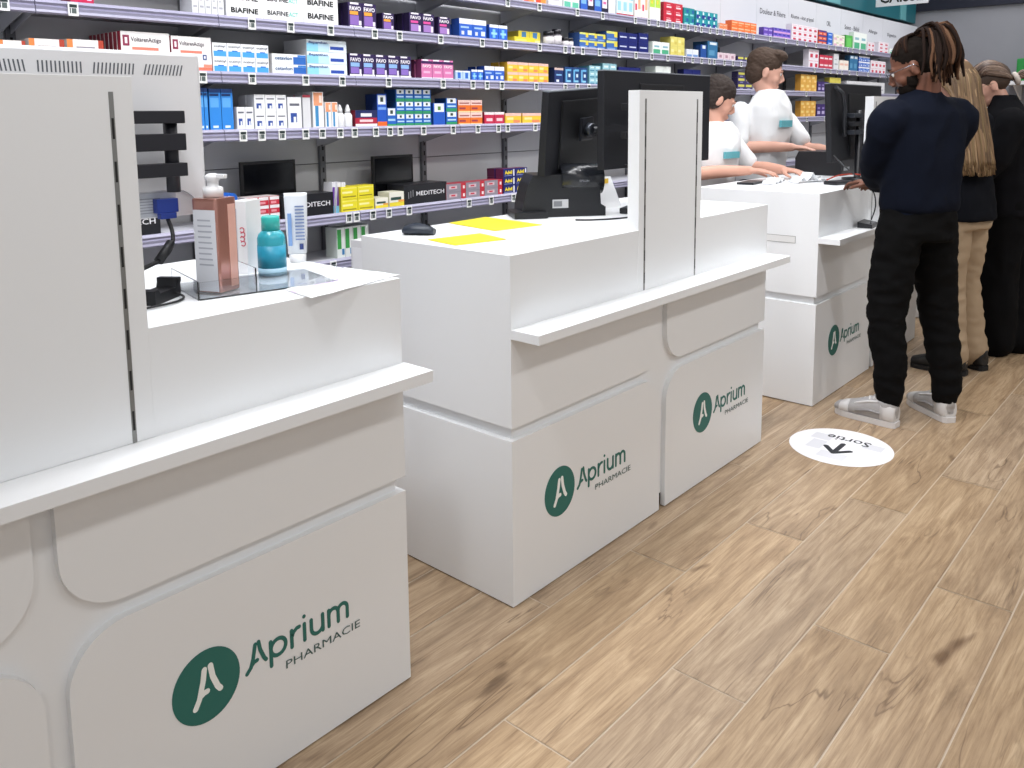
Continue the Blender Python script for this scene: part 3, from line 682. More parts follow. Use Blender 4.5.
def stock():
    n_of = {}
    for t in TAB: n_of[(t[0], t[7])] = n_of.get((t[0], t[7]), 0)+1
    idx = {}
    for lv, x0, x1, h, cols, rows, deep, st in TAB:
        words = ' '.join(ST[st][0].replace(',', '').split()[:8]); key = (lv, st); idx[key] = idx.get(key, 0)+1
        cl = '' if n_of[key] == 1 else [' near', ' middle', ' far', ' farthest'][idx[key]-1 if n_of[key] > 2 else (0 if idx[key] == 1 else 2)]+' cluster'
        w = (x1-x0)/cols; z0 = LV[lv]+.0005
        d = .055 if deep > 1 else (.08 if x0 < 5 else .05)
        if st == 'voltaren': d = .026
        if st in ('biafine', 'biafineact', 'bepanthen', 'cetavlon'): d = .16
        if st.startswith('purple'): d = .04
        if st == 'greywhite': d = .09
        if st == 'flatyellow': d = .05
        d = min(d, .25/deep)
        me = pack_mesh(st, w-.001, h-.0004, d-.001)
        for c in range(cols):
            for r in range(rows):
                for q in range(deep if c == 0 else min(deep, 1)):
                    yy = 2.872+q*(d+.006)+(.056 if st == 'yellowblue' else 0)
                    o = place(NAMEOF.get(st, 'medicine_pack'), me, (x0+c*w+.0005, yy, z0+r*h))
                    a = ''
                    if cols > 1 and (q == 0): a += f' column {c+1}' if False else f', {ORD[c+1]} from left'
                    if rows > 1: a += (' bottom' if r == 0 else (' top' if r == rows-1 else ' middle'))+' layer'
                    if q == 0: lab = f'{words} on {TIERW[lv]}{cl}{a}'
                    else: lab = f'{words} on {TIERW[lv]}{cl}, behind the front one'
                    wl = lab.split()
                    if len(wl) > 16:
                        lab = lab.replace(' with ', ' ', 1).replace(' and ', ' ').replace(' a ', ' ').replace(' on ', ' ')
                    tag(o, lab, 'medicine box', f'{words} on {TIERW[lv]}{cl}')
stock()

# ---------------------------------------------------------------- things on the fifth and sixth shelves
BLACK = mat('#0c0d12', .5, name='black_plastic'); BLK2 = mat('#1c1d22', .35, name='gloss_black'); SCREEN = mat('#07090f', .12, name='dark_screen')
MATW = mat('#e9eaec', .4, name='white_plastic')
def display_stand(x0, x1, label, screen=None, word='MEDITECH'):
    r = empty('display_stand', (x0, 2.875, LV[5]+.001)); tag(r, label, 'display')
    w = x1-x0; mb = MB(); mb.box(0, 0, 0, w, .12, .092, bev=.001); b = mb.build('body', BLK2, r)
    mb = MB(); mb.addmesh(textmesh(word, .01), mat('#e8e8ec', .5, name='white_print'), Matrix.Translation((w*.27, -.001, .038)) @ Matrix(((w*.66, 0, 0, 0), (0, 0, -1, 0), (0, .02, 0, 0), (0, 0, 0, 1))))
    mb.build('lettering', None, b)
    mb = MB(); fn = lambda a, c, t: Vector((a, -.0012, c))
    G = mat('#8c8c90', .5, name='grey_print')
    for k, a in enumerate((.09, .14, .19)): mb.box(w*a, -.0008, .028+.004*k, w*a+.004, -.0002, .066-.004*(2-k), G)
    mb.build('emblem', None, b)
    if screen:
        sx0, sx1, zt = screen
        mb = MB(); mb.box(sx0-x0, .125, .0, sx1-x0, .14, zt-LV[5], bev=.002); s = mb.build('screen', BLACK, r)
        mb = MB(); mb.box(sx0-x0+.012, .1238, .02, sx1-x0-.012, .125, zt-LV[5]-.012); mb.build('glass', SCREEN, s)
display_stand(1.885, 2.135, 'black display stand with white lettering and a dark screen, left of yellow packs', (1.785, 2.04, 1.222))
display_stand(2.53, 2.80, 'black display stand with white lettering and a dark screen, right of yellow packs', (2.455, 2.70, 1.216))
display_stand(1.13, 1.385, 'black display stand partly hidden behind the white monitor of the nearest counter')
def leaning():
    me = MB(); me.box(0, 0, 0, .016, .06, .13, mat('#e6e6ea', .45, name='printed_card')); me.box(.002, -.0006, .03, .014, 0, .11, mat('#6a3c9c', .45, name='printed_card')); me.box(.0, -.0007, .0, .016, 0, .03, mat('#7cc0e0', .45, name='printed_card'))
    me = me.mesh('tube_carton')
    for k in range(3):
        o = place('tube_carton', me, (2.139+k*.017, 2.90-.012*k, LV[5]+.0008)); o.rotation_euler = (0, .0, 0); o.rotation_euler[1] = .10
        tag(o, f'slim white and purple carton leaning beside yellow packs, {ORD[k+1]} of three from the left', 'medicine box', 'slim cartons leaning on the fifth shelf')
    for k in range(3):
        mb = MB(); poly = arc(.022, .10, .022, 0, 180, 8)+[(0, .0), (.044, .0)]
        mb.prism(poly, lambda a, b, t: Vector((a, t, b)), 0, .05, mat('#1f62c4', .35, name='blue_card'))
        mb.box(.004, -.0008, .06, .04, -.0001, .075, mat('#dfe8f4', .5, name='printed_card')); mb.box(.003, -.0008, .01, .041, -.0001, .03, mat('#7cc0e8', .5, name='printed_card'))
        o = mb.build('plaster_pack', None, None, (1.55+.05*k, 2.88, LV[5]+.001)); tag(o, f'blue round-topped plaster pack on the fifth shelf, {ORD[k+1]} of three from the left', 'medicine box', 'blue round-topped packs on the fifth shelf')
leaning()
def droppers():
    r0 = None
    for k, x in enumerate((2.197, 2.238)):
        r = empty('dropper_bottle', (x, 2.892, LV[4]+.001)); tag(r, f'white dropper bottle with pointed cap beside the maroon box, {("left","right")[k]} one', 'bottle', 'white dropper bottles on the fourth shelf')
        mb = MB(); mb.lathe([(.017, 0), (.019, .004), (.019, .05), (.014, .058), (.011, .06)]); mb.build('bottle', MATW, r)
        mb = MB(); mb.lathe([(.012, .060), (.011, .075), (.007, .088), (.004, .096)]); mb.build('cap', MATW, r)
    JD = mat('#17171f', .3, name='dark_jar'); 
    for k, (x, rr, h) in enumerate(((3.62, .03, .075), (3.69, .028, .09), (3.765, .02, .05), (3.81, .02, .05))):
        r = empty('supplement_jar', (x, 2.905, LV[2]+.001)); tag(r, ('wide black lidded jar with white label, {} one' if k < 2 else 'small black lidded jar with white label, {} one').format(('left', 'right')[k % 2])+' on the second shelf', 'jar', 'black lidded jars on the second shelf')
        mb = MB(); mb.lathe([(rr, 0), (rr, h*.68), (rr*.85, h*.72)]); mb.build('jar', mat('#3a3640', .3, name='brown_jar'), r)
        mb = MB(); mb.lathe([(rr*.95, h*.72), (rr*.97, h)]); mb.build('lid', JD, r)
        mb = MB(); mb.lathe([(rr+.0005, h*.1), (rr+.0005, h*.6)]); mb.build('label', mat('#e4dfe2', .5, name='jar_label'), r)
droppers()
def tall_carton():
    mb = MB(); mb.box(0, 0, 0, .20, .09, .36, mat('#e4e5e7', .45, name='printed_card')); 
    mb.box(-.0008, .01, .02, 0, .08, .33, mat('#f0f1f3', .45, name='printed_card'))
    o = mb.build('storage_carton', None, None, (2.122, 2.66, .5355)); tag(o, 'tall plain white carton at the shelf foot, behind the middle counter corner', 'box')
    mb = MB(); mb.addmesh(textmesh('Activadose', .01), mat('#2c5c8c', .5, name='printed_card'), Matrix.Translation((-.0012, .055, .06)) @ Matrix(((0, 0, 0, 0), (0, -.026, 0, 0), (.14, 0, 0, 0), (0, 0, 0, 1))))
    mb.build('lettering', None, o)
    mb = MB(); mb.box(0, 0, 0, 2.4, .225, .535, bev=.002)
    o = mb.build('base_cabinet', mat('#c4c5ca', .5, name='cabinet_grey'), None, (1.1, 2.615, 0)); tag(o, 'low grey base cabinet running along the foot of the shelves', 'cabinet')
    for k in range(3):
        mb = MB(); mb.box(.004+.8*k, -.016, .02, .796+.8*k, -.001, .525, bev=.001); mb.build('door', mat('#d0d1d6', .45, name='cabinet_door'), o)
tall_carton()

# ---------------------------------------------------------------- nearest counter
TOP = 1.0212
def cable(name, pts, r, label, col=BLACK, cat='cable', parent=None):
    P = [Vector(p) for p in pts]; out = []
    for i in range(len(P)-1):
        p0, p1, p2, p3 = P[max(i-1, 0)], P[i], P[i+1], P[min(i+2, len(P)-1)]
        for k in range(8):
            t = k/8; out.append(.5*((2*p1)+(-p0+p2)*t+(2*p0-5*p1+4*p2-p3)*t*t+(-p0+3*p1-3*p2+p3)*t**3))
    out.append(P[-1]); mb = MB(); mb.tube(out, r, None, 8); o = mb.build(name, col, parent)
    if not parent: tag(o, label, cat)
    return o
def white_monitor():
    r = empty('monitor', (.669, 1.75, TOP)); tag(r, 'white monitor seen from behind on the nearest counter, vent slots along its top', 'monitor')
    WM = mat('#e6e7ea', .35, name='monitor_white')
    zb, zt = 1.187-TOP, 1.54-TOP
    mb = MB(); mb.box(-.285, 0, zb, .285, .035, zt, bev=.008); sh = mb.build('housing', WM, r)
    # back bulge with an arched cut-out at its foot
    mb = MB(); fn = lambda a, b, t: Vector((a, t, b))
    poly = [(-.272, zb+.01), (-.272, zt-.008), (.272, zt-.008), (.272, zb+.01), (.262, zb+.01)]+arc(.205, zb+.005, .055, 10, 90, 8)+arc(-.205, zb+.005, .055, 90, 170, 8)+[(-.262, zb+.01)]
    mb.prism(poly, fn, -.012, .002); mb.build('back_cover', WM, r)
    mb = MB(); mb.box(-.21, -.004, zb+.004, .21, .0, zb+.055); pl = mb.build('connector_plate', mat('#c3c7cf', .5, name='plate_grey'), r)
    mb = MB()
    for k in range(6): mb.box(.13+.0*k, -.0046, zb+.012+.006*k, .19-.008*(k % 3), -.004, zb+.0135+.006*k, mat('#8b909c', .5, name='plate_print'))
    mb.build('rating_label', None, pl)
    mb = MB()
    for g in range(5):
        for k in range(11):
            x = -.262+g*.105+k*.0078
            lean = .006*(g-2)/2
            zz = zt-.028-(.004 if g in (0,) else 0)*(10-k)/10*0
            mb.face([(x, -.0125, zz), (x+.003, -.0125, zz), (x+.003-lean, -.0125, zz-.022), (x-lean, -.0125, zz-.022)], None)
    v = mb.build('vent_slots', mat('#5c6068', .7, name='vent_dark'), r); v['kind'] = 'stuff'
    DKB = mat('#14151f', .5, name='dark_bracket')
    for z0, z1 in ((1.389, 1.415), (1.333, 1.368), (1.279, 1.307)):
        mb = MB(); mb.box(-.12, -.075, z0-TOP, .205, -.05, z1-TOP, bev=.002); mb.build('mount_arm', DKB, r)
    mb = MB(); mb.lathe([(.014, 1.245-TOP), (.014, 1.402-TOP)], c=(.185, -.047, 0)); mb.build('mount_pivot', DKB, r)
    mb = MB(); mb.box(.02, -.05, 1.25-TOP, .10, -.012, 1.40-TOP); mb.build('mount_plate', DKB, r)
    mb = MB(); mb.lathe([(.02, 0.001), (.02, .38)], c=(-.05, -.063, 0)); mb.lathe([(.07, 0), (.07, .008)], c=(-.05, -.063, 0)); mb.build('stand_pole', DKB, r)
    mb = MB(); mb.box(.158, -.024, zb+.012, .205, -.003, zb+.042, bev=.002); mb.box(.164, -.026, zb-.001, .199, -.008, zb+.012, bev=.002)
    mb.build('video_plug', mat('#1d3a94', .4, name='plug_blue'), r)
    cable('video_cable', [(.182, -.017, zb), (.18, -.04, zb-.04), (.15, -.06, zb-.075), (.08, -.06, zb-.10), (.0, -.03, zb-.128)], .0045, '', BLACK, parent=r)
    mb = MB(); mb.tube([(.172, -.046, zb-.05), (.135, -.062, zb-.083)], .010, None, 12); mb.build('ferrite_core', BLACK, r)
white_monitor()
def scanner_cradle():
    r = empty('scanner_cradle', (.80, 1.69, TOP), .6); tag(r, 'small black scanner cradle on the nearest counter beside the divider', 'cradle')
    mb = MB(); poly = [(-.05, 0), (-.05, .03), (-.038, .032), (-.03, .022), (.03, .022), (.036, .038), (.05, .038), (.052, .01), (.046, 0)]
    mb.prism(poly, lambda a, b, t: Vector((a, t, b)), -.022, .022); mb.build('body', BLACK, r)
    mb = MB(); mb.box(.036, -.024, .030, .052, .024, .042, bev=.003); mb.build('clip', BLACK, r)
    cable('cord', [(.03, -.02, .012), (.02, -.045, .004), (-.03, -.05, .004), (-.09, -.02, .004)], .0025, '', BLACK, parent=r)
scanner_cradle()
ACR = mat('#f4f7fa', .03, name='clear_acrylic', trans=1)
def tray():
    r = empty('acrylic_tray', (1.04, 1.675, TOP), math.radians(-12)); tag(r, 'clear acrylic tray holding the rose bottle and the turquoise bottle', 'tray')
    mb = MB(); mb.box(-.17, -.09, 0, .14, .11, .003); mb.build('base', ACR, r)
    mb = MB(); mb.box(-.17, -.0935, 0, .14, -.0905, .038); mb.build('front_lip', ACR, r)
    mb = MB(); mb.box(-.1735, -.09, 0, -.1705, .11, .04); mb.build('side', ACR, r)
    mb = MB(); mb.box(-.05, -.09, .0031, -.047, .11, .055); mb.build('partition', ACR, r)
tray()
def cosmetics():
    z = TOP+.0034
    r = empty('pump_bottle', (.928, 1.675, z), math.radians(20)); tag(r, 'square rose pink pump bottle with a white pump, in the acrylic tray', 'bottle')
    mb = MB(); mb.box(-.032, -.032, 0, .032, .032, .205, bev=.006); b = mb.build('bottle', mat('#b98376', .16, .55, name='rose_glass', coat=.6), r); shade(b, False)
    mb = MB(); mb.box(-.0332, -.029, .004, -.0322, .029, .18, mat('#d6d8de', .4, name='bottle_label'))
    for k in range(9): mb.box(-.0337, -.02+.002*(k % 3), .06+.012*k, -.0332, .018, .0635+.012*k, mat('#a9acb6', .5, name='bottle_print'))
    mb.build('label', None, b)
    mb = MB(); mb.box(.004, -.0332, .01, .027, -.0322, .19, mat('#e0b0a2', .15, .1, name='rose_highlight')); mb.build('painted_highlight', None, b)  # paler strip painted on the bottle front as a highlight
    mb = MB(); mb.lathe([(.021, .206), (.021, .226), (.012, .229), (.012, .24), (.016, .243), (.016, .252), (.008, .256)]); mb.box(-.006, -.035, .246, .006, 0, .255, bev=.002); mb.build('pump', MATW, r)
    r = empty('lotion_bottle', (1.11, 1.745, z)); tag(r, 'turquoise round bottle with a teal cap in the acrylic tray', 'bottle')
    mb = MB(); mb.lathe([(.029, 0), (.033, .004), (.033, .088), (.030, .098), (.022, .106), (.017, .109)]); mb.build('bottle', mat('#2fa3b4', .25, name='turquoise_plastic', coat=.3), r)
    mb = MB(); mb.lathe([(.0335, .012), (.0335, .072)]); mb.build('label', mat('#1f8fae', .4, name='turquoise_label', var=.15, vscale=90), r)
    mb = MB(); mb.lathe([(.0335, .0), (.0337, .018)]); mb.build('label_band', mat('#a9cfe4', .4, name='pale_blue_label'), r)
    mb = MB(); mb.lathe([(.0215, .107), (.0215, .138), (.0195, .141)]); mb.build('cap', mat('#35b5ae', .3, name='teal_cap'), r)
    # white tube carton behind
    r = empty('tube_carton', (1.10, 1.835, TOP), math.radians(25)); tag(r, 'tall white carton with red script down its side, behind the turquoise bottle', 'box')
    mb = MB(); mb.box(-.03, -.02, 0, .032, .02, .178); b = mb.build('carton', mat('#e6e5e6', .4, name='printed_card'), r)
    mb = MB(); 
    for k in range(4):
        mb.stroke(arc(-.009+.002*(k % 2), .075+.011*k, .006, 30, 320, 8), .0022, lambda a, c, t: Vector((-.0302-t, a, c)), 0, .0006, mat('#c8304c', .5, name='red_print'))
    mb.box(-.0306, .006, .03, -.0301, .012, .16, mat('#b9b9c0', .5, name='grey_print')); mb.build('print', None, b)
    # squeezed tube standing on its cap
    r = empty('cream_tube', (1.262, 1.862, TOP), math.radians(-35)); tag(r, 'white and blue cream tube standing upright, right of the turquoise bottle', 'tube')
    WT_ = mat('#dfe4ea', .3, name='tube_white')
    mb = MB(); mb.loft([((0, 0, .022), (.024, 0, 0), (0, .018, 0)), ((0, 0, .08), (.027, 0, 0), (0, .014, 0)), ((0, 0, .15), (.029, 0, 0), (0, .006, 0)), ((0, 0, .172), (.0295, 0, 0), (0, .0015, 0)), ((0, 0, .182), (.0295, 0, 0), (0, .0012, 0))]); b = mb.build('tube', WT_, r)
    mb = MB(); mb.lathe([(.021, 0), (.022, .018), (.020, .0215)]); mb.build('cap', MATW, r)
    mb = MB()
    for k in range(11): mb.box(-.003, -.0215+.0012*k, .06+.0085*k, .020, -.0205+.0012*k, .0635+.0085*k, mat('#7388b4', .5, name='blue_print'))
    mb.box(-.022, -.0195, .045, -.012, -.0125, .13, mat('#7d9fd2', .4, name='blue_band')); mb.box(.006, -.022, .035, .016, -.0185, .05, mat('#2c3c74', .5, name='dark_print'))
    mb.build('print', None, b)
    # rumpled leaflet
    mb = MB(); q = [(1.027, 1.57), (1.01, 1.447), (1.302, 1.503), (1.277, 1.683)]; n = 14
    g = []
    for i in range(n+1):
        row = []
        for j in range(n+1):
            a, b_ = i/n, j/n
            x = (q[0][0]*(1-a)+q[3][0]*a)*(1-b_)+(q[1][0]*(1-a)+q[2][0]*a)*b_; y = (q[0][1]*(1-a)+q[3][1]*a)*(1-b_)+(q[1][1]*(1-a)+q[2][1]*a)*b_
            zz = TOP+.0025+.002*noise.noise(Vector((x*18, y*18, 3)))
            row.append(mb.bm.verts.new((x, max(y, 1.44), zz)))
        g.append(row)
    P1, P2 = mat('#eef0f2', .6, name='leaflet_paper'), mat('#dccfe6', .6, name='lilac_print')
    for i in range(n):
        for j in range(n):
            f = mb.bm.faces.new((g[i][j], g[i+1][j], g[i+1][j+1], g[i][j+1])); f.smooth = True; f.material_index = mb.mi(P2 if (abs(j-4-.25*i) < 1.2 and i < 11) else P1)
    o = mb.build('leaflet'); md = o.modifiers.new('t', 'SOLIDIFY'); md.thickness = .0006
    tag(o, 'white leaflet with a lilac band hanging over the nearest counter edge', 'paper')
cosmetics()

# ---------------------------------------------------------------- middle counter
def flat_paper(q, label, col, name='paper_sheet', z=TOP, t=.0018, curl=.004):
    mb = MB(); n = 8; g = []
    for i in range(n+1):
        row = []
        for j in range(n+1):
            a, b = i/n, j/n
            p = (Vector(q[0]).lerp(Vector(q[1]), a)).lerp(Vector(q[3]).lerp(Vector(q[2]), a), b)
            e = max(abs(a-.5), abs(b-.5))*2
            row.append(mb.bm.verts.new((p.x, p.y, z+.0006+curl*max(0, e-.8)*(.5+noise.noise(Vector((p.x*9, p.y*9, 0)))))))
        g.append(row)
    for i in range(n):
        for j in range(n): f = mb.bm.faces.new((g[i][j], g[i+1][j], g[i+1][j+1], g[i][j+1])); f.smooth = True
    o = mb.build(name, col); md = o.modifiers.new('t', 'SOLIDIFY'); md.thickness = t; md.offset = 1
    return tag(o, label, 'paper')
YEL = mat('#f2e22c', .55, name='yellow_paper', var=.05, vscale=12)
flat_paper([(2.004, 1.836), (2.214, 1.807), (2.256, 2.113), (2.053, 2.10)], 'large yellow paper sheet on the middle counter, farther from the front edge', YEL)
flat_paper([(1.706, 1.722), (1.886, 1.682), (1.929, 1.832), (1.732, 1.866)], 'small yellow paper sheet on the middle counter, beside the mouse', YEL)
def mouse(x, y, rz, label):
    r = empty('computer_mouse', (x, y, TOP), rz); tag(r, label, 'mouse')
    mb = MB(); mb.loft([((-.052, 0, .012), (0, .018, 0), (0, 0, .008)), ((-.045, 0, .015), (0, .028, 0), (0, 0, .0145)), ((-.01, 0, .019), (0, .033, 0), (0, 0, .0185)), ((.03, 0, .016), (0, .030, 0), (0, 0, .0155)), ((.052, 0, .010), (0, .02, 0), (0, 0, .009))], None, 20); b = mb.build('shell', mat('#1f2733', .45, name='mouse_grey'), r)
    mb = MB(); mb.lathe([(.008, -.003), (.008, .003)], n=14); w_ = mb.build('wheel', BLACK, r); w_.location = (.03, 0, .028); w_.rotation_euler = (PI/2, 0, 0)
mouse(1.80, 1.98, math.radians(-60), 'dark grey computer mouse at the left end of the middle counter')
def monitor(name, corner, ex, up, w, h, label, strap=False):
    """corner = top left of the back face, ex along the width, up upwards"""
    ex, up = Vector(ex).normalized(), Vector(up).normalized(); nrm = up.cross(ex)   # towards the screen side (+y)
    r = empty(name, corner); tag(r, label, 'monitor')
    M = Matrix((ex, -nrm, up)).transposed().to_4x4()
    if M.to_3x3().determinant() < 0: M = Matrix((ex, nrm, up)).transposed().to_4x4()
    b3 = lambda b, *a, m=None, bev=0: b.box(*a, m=m, bev=bev, M=M)
    sgn = 1 if (M @ Vector((0, 1, 0))).y > 0 else -1
    def bb(x0, y0, z0, x1, y1, z1, nm, m, bev=0, par=r):
        mb = MB(); ya, yb = sorted((y0*sgn, y1*sgn)); mb.box(x0, ya, z0, x1, yb, z1, bev=bev, M=M); return mb.build(nm, m, par)
    bb(0, 0, -h, w, .03, 0, 'housing', mat('#0b0d15', .6, name='monitor_black'), .004)
    bb(.008, .0302, -h+.012, w-.008, .031, -.008, 'screen', SCREEN)
    bb(.0, -.0005, -.003, w, .028, .0012, 'top_edge', mat('#8f949c', .3, .4, name='silver_edge'))
    bb(w*.5-.16, -.008, -h*.95, w*.5+.16, .0, -h*.12, 'back_bulge', mat('#090b11', .6, name='monitor_back'), .006)
    mt = bb(w*.5-.045, -.03, -h*.62, w*.5+.045, -.016, -h*.34, 'mount_plate', mat('#202229', .35, .3, name='mount_dark'), .003)
    return r, M, sgn
def monitors():
    ex = Vector((2.856-2.352, 1.988-1.922, 1.506-1.479)); up = Vector((2.352-2.364, 1.922-1.957, 1.479-1.171))
    r, M, s = monitor('monitor', (2.352, 1.885, 1.479), ex, up, .50, .308, 'black monitor tilted back, seen from behind, above the receipt printer')
    G = mat('#3c4048', .3, .5, name='joint_grey')
    def loc(x, y, z): return M @ Vector((x, y*s, z))
    mb = MB(); mb.tube([loc(.25, -.03, -.15), loc(.25, -.055, -.15)], .026, None, 16); mb.build('swivel_joint', G, r)
    mb = MB(); mb.tube([loc(.25, -.05, -.15), loc(.34, -.085, -.15)], .014, None, 12); mb.tube([loc(.34, -.085, -.17), loc(.34, -.085, -.13)], .02, None, 12); mb.build('mount_arm', BLK2, r)
    r2, M2, s2 = monitor('monitor', (2.475, 1.735, 1.553), (1, 0, 0), (0, 0, 1), .775, .355, 'wide black monitor directly behind the divider of the middle counter')
    mb = MB(); mb.lathe([(.09, .0), (.09, .008), (.02, .012), (.02, .40)], c=(.34, -.055, TOP-1.553)); mb.build('stand_pole', BLK2, r2)
    for z in (-.13, -.23):
        mb = MB(); mb.box(.03, -.075, z-.012, .36, -.05, z+.012, bev=.003); mb.build('mount_arm', BLACK, r2)
    r3, M3, s3 = monitor('monitor', (4.44, 1.68, 1.545), (1, 0.02, 0), (0, .06, 1), .86, .415, 'black monitor seen from behind on the counter by the navy sweater man')
    mb = MB(); mb.tube([(.05, -.012, -.02), (.10, -.03, -.05), (.13, -.034, -.12), (.135, -.034, -.22), (.15, -.03, -.28)], .011, None, 8); mb.build('cable_cover', mat('#2c2e33', .3, name='cable_cover'), r3)
    for z, c in ((-.17, G), (-.215, BLK2), (-.26, G)):
        mb = MB(); mb.box(.17, -.075, z-.012, .33, -.03, z+.012, bev=.004); mb.build('mount_arm', c, r3)
    mb = MB(); mb.lathe([(.08, 0), (.08, .01), (.018, .014), (.018, .38)], c=(.30, -.055, TOP-1.543)); mb.build('stand_pole', BLK2, r3)
monitors()
def printer():
    r = empty('receipt_printer', (2.50, 1.955, TOP), math.radians(-38)); r.scale = (1.2, 1.1, 1.12); tag(r, 'black receipt printer with a round lid below the tilted monitor', 'printer')
    PB = mat('#0f1116', .42, name='printer_black')
    mb = MB(); poly = [(-.15, 0), (-.15, .04), (-.125, .06), (-.12, .13), (-.1, .145), (.02, .145), (.02, 0)]
    mb.prism([(-.135, 0), (-.13, .05), (-.115, .11), (-.10, .14), (.10, .14), (.11, .12), (.115, .04), (.13, .03), (.13, 0)], lambda a, b, t: Vector((a, t, b)), -.075, .075); mb.build('body', PB, r)
    mb = MB(); mb.tube([(-.01, -.03, .122), (.125, -.03, .122)], .052, None, 28); mb.build('round_lid', mat('#1d1f24', .22, name='gloss_lid'), r)
    mb = MB(); mb.box(-.165, -.11, 0, -.06, .03, .022, bev=.006); mb.build('foot', PB, r)
    mb = MB(); mb.box(-.04, -.0765, .03, .01, -.075, .058, mat('#b9babd', .5, name='sticker_silver')); mb.box(-.036, -.077, .035, -.01, -.0765, .053, mat('#77797e', .5, name='sticker_print')); mb.build('sticker', None, r)
    mb = MB(); mb.addmesh(textmesh('EPSON', 0), mat('#8c8e94', .5, name='sticker_print'), Matrix.Translation((.045, -.0828, .115)) @ Matrix(((.03, 0, 0, 0), (0, 0, -1, 0), (0, .007, 0, 0), (0, 0, 0, 1)))); mb.build('lettering', None, r)
    mb = MB(); mb.box(0, 0, 0, .10, .045, .022, bev=.005); o = mb.build('card_reader', PB, None, (2.66, 1.74, TOP)); o.rotation_euler[2] = .3; tag(o, 'small black box right of the receipt printer on the middle counter', 'card reader')
    cable('power_cable', [(2.38, 1.79, TOP+.003), (2.42, 1.74, TOP+.003), (2.52, 1.69, TOP+.003), (2.66, 1.68, TOP+.003), (2.76, 1.75, TOP+.003)], .003, 'black power cable looping on the middle counter before the printer')
    cable('monitor_cable', [(2.62, 1.86, 1.27), (2.60, 1.79, 1.22), (2.62, 1.70, 1.20), (2.60, 1.63, 1.13), (2.56, 1.60, TOP+.006)], .0035, 'black cable hanging from the tilted monitor to the middle counter')
    r = empty('barcode_scanner', (2.845, 1.60, TOP), .5); tag(r, 'black barcode scanner resting right of the divider on the middle counter', 'scanner')
    mb = MB(); mb.box(-.035, -.028, 0, .035, .028, .034, bev=.012); mb.build('head', BLACK, r); mb = MB(); mb.box(-.1, -.014, 0, -.034, .014, .02, bev=.006); mb.build('handle', BLACK, r)
    # small paper stand behind printer
    mb = MB(); mb.prism([(0, 0), (.10, 0), (.06, .12), (.055, .12)], lambda a, b, t: Vector((t, a, b)), 0, .16); o = mb.build('leaflet_holder', MATW, None, (2.72, 1.93, TOP)); tag(o, 'white leaflet stand with a yellow strip, between printer and divider', 'stand')
    mb = MB(); mb.face([(.02, -.001, .095), (.12, -.001, .095), (.12, .0, .115), (.02, .0, .115)], mat('#e6bd35', .5, name='yellow_strip')); mb.build('strip', None, o).location = (0, .038, 0)
printer()

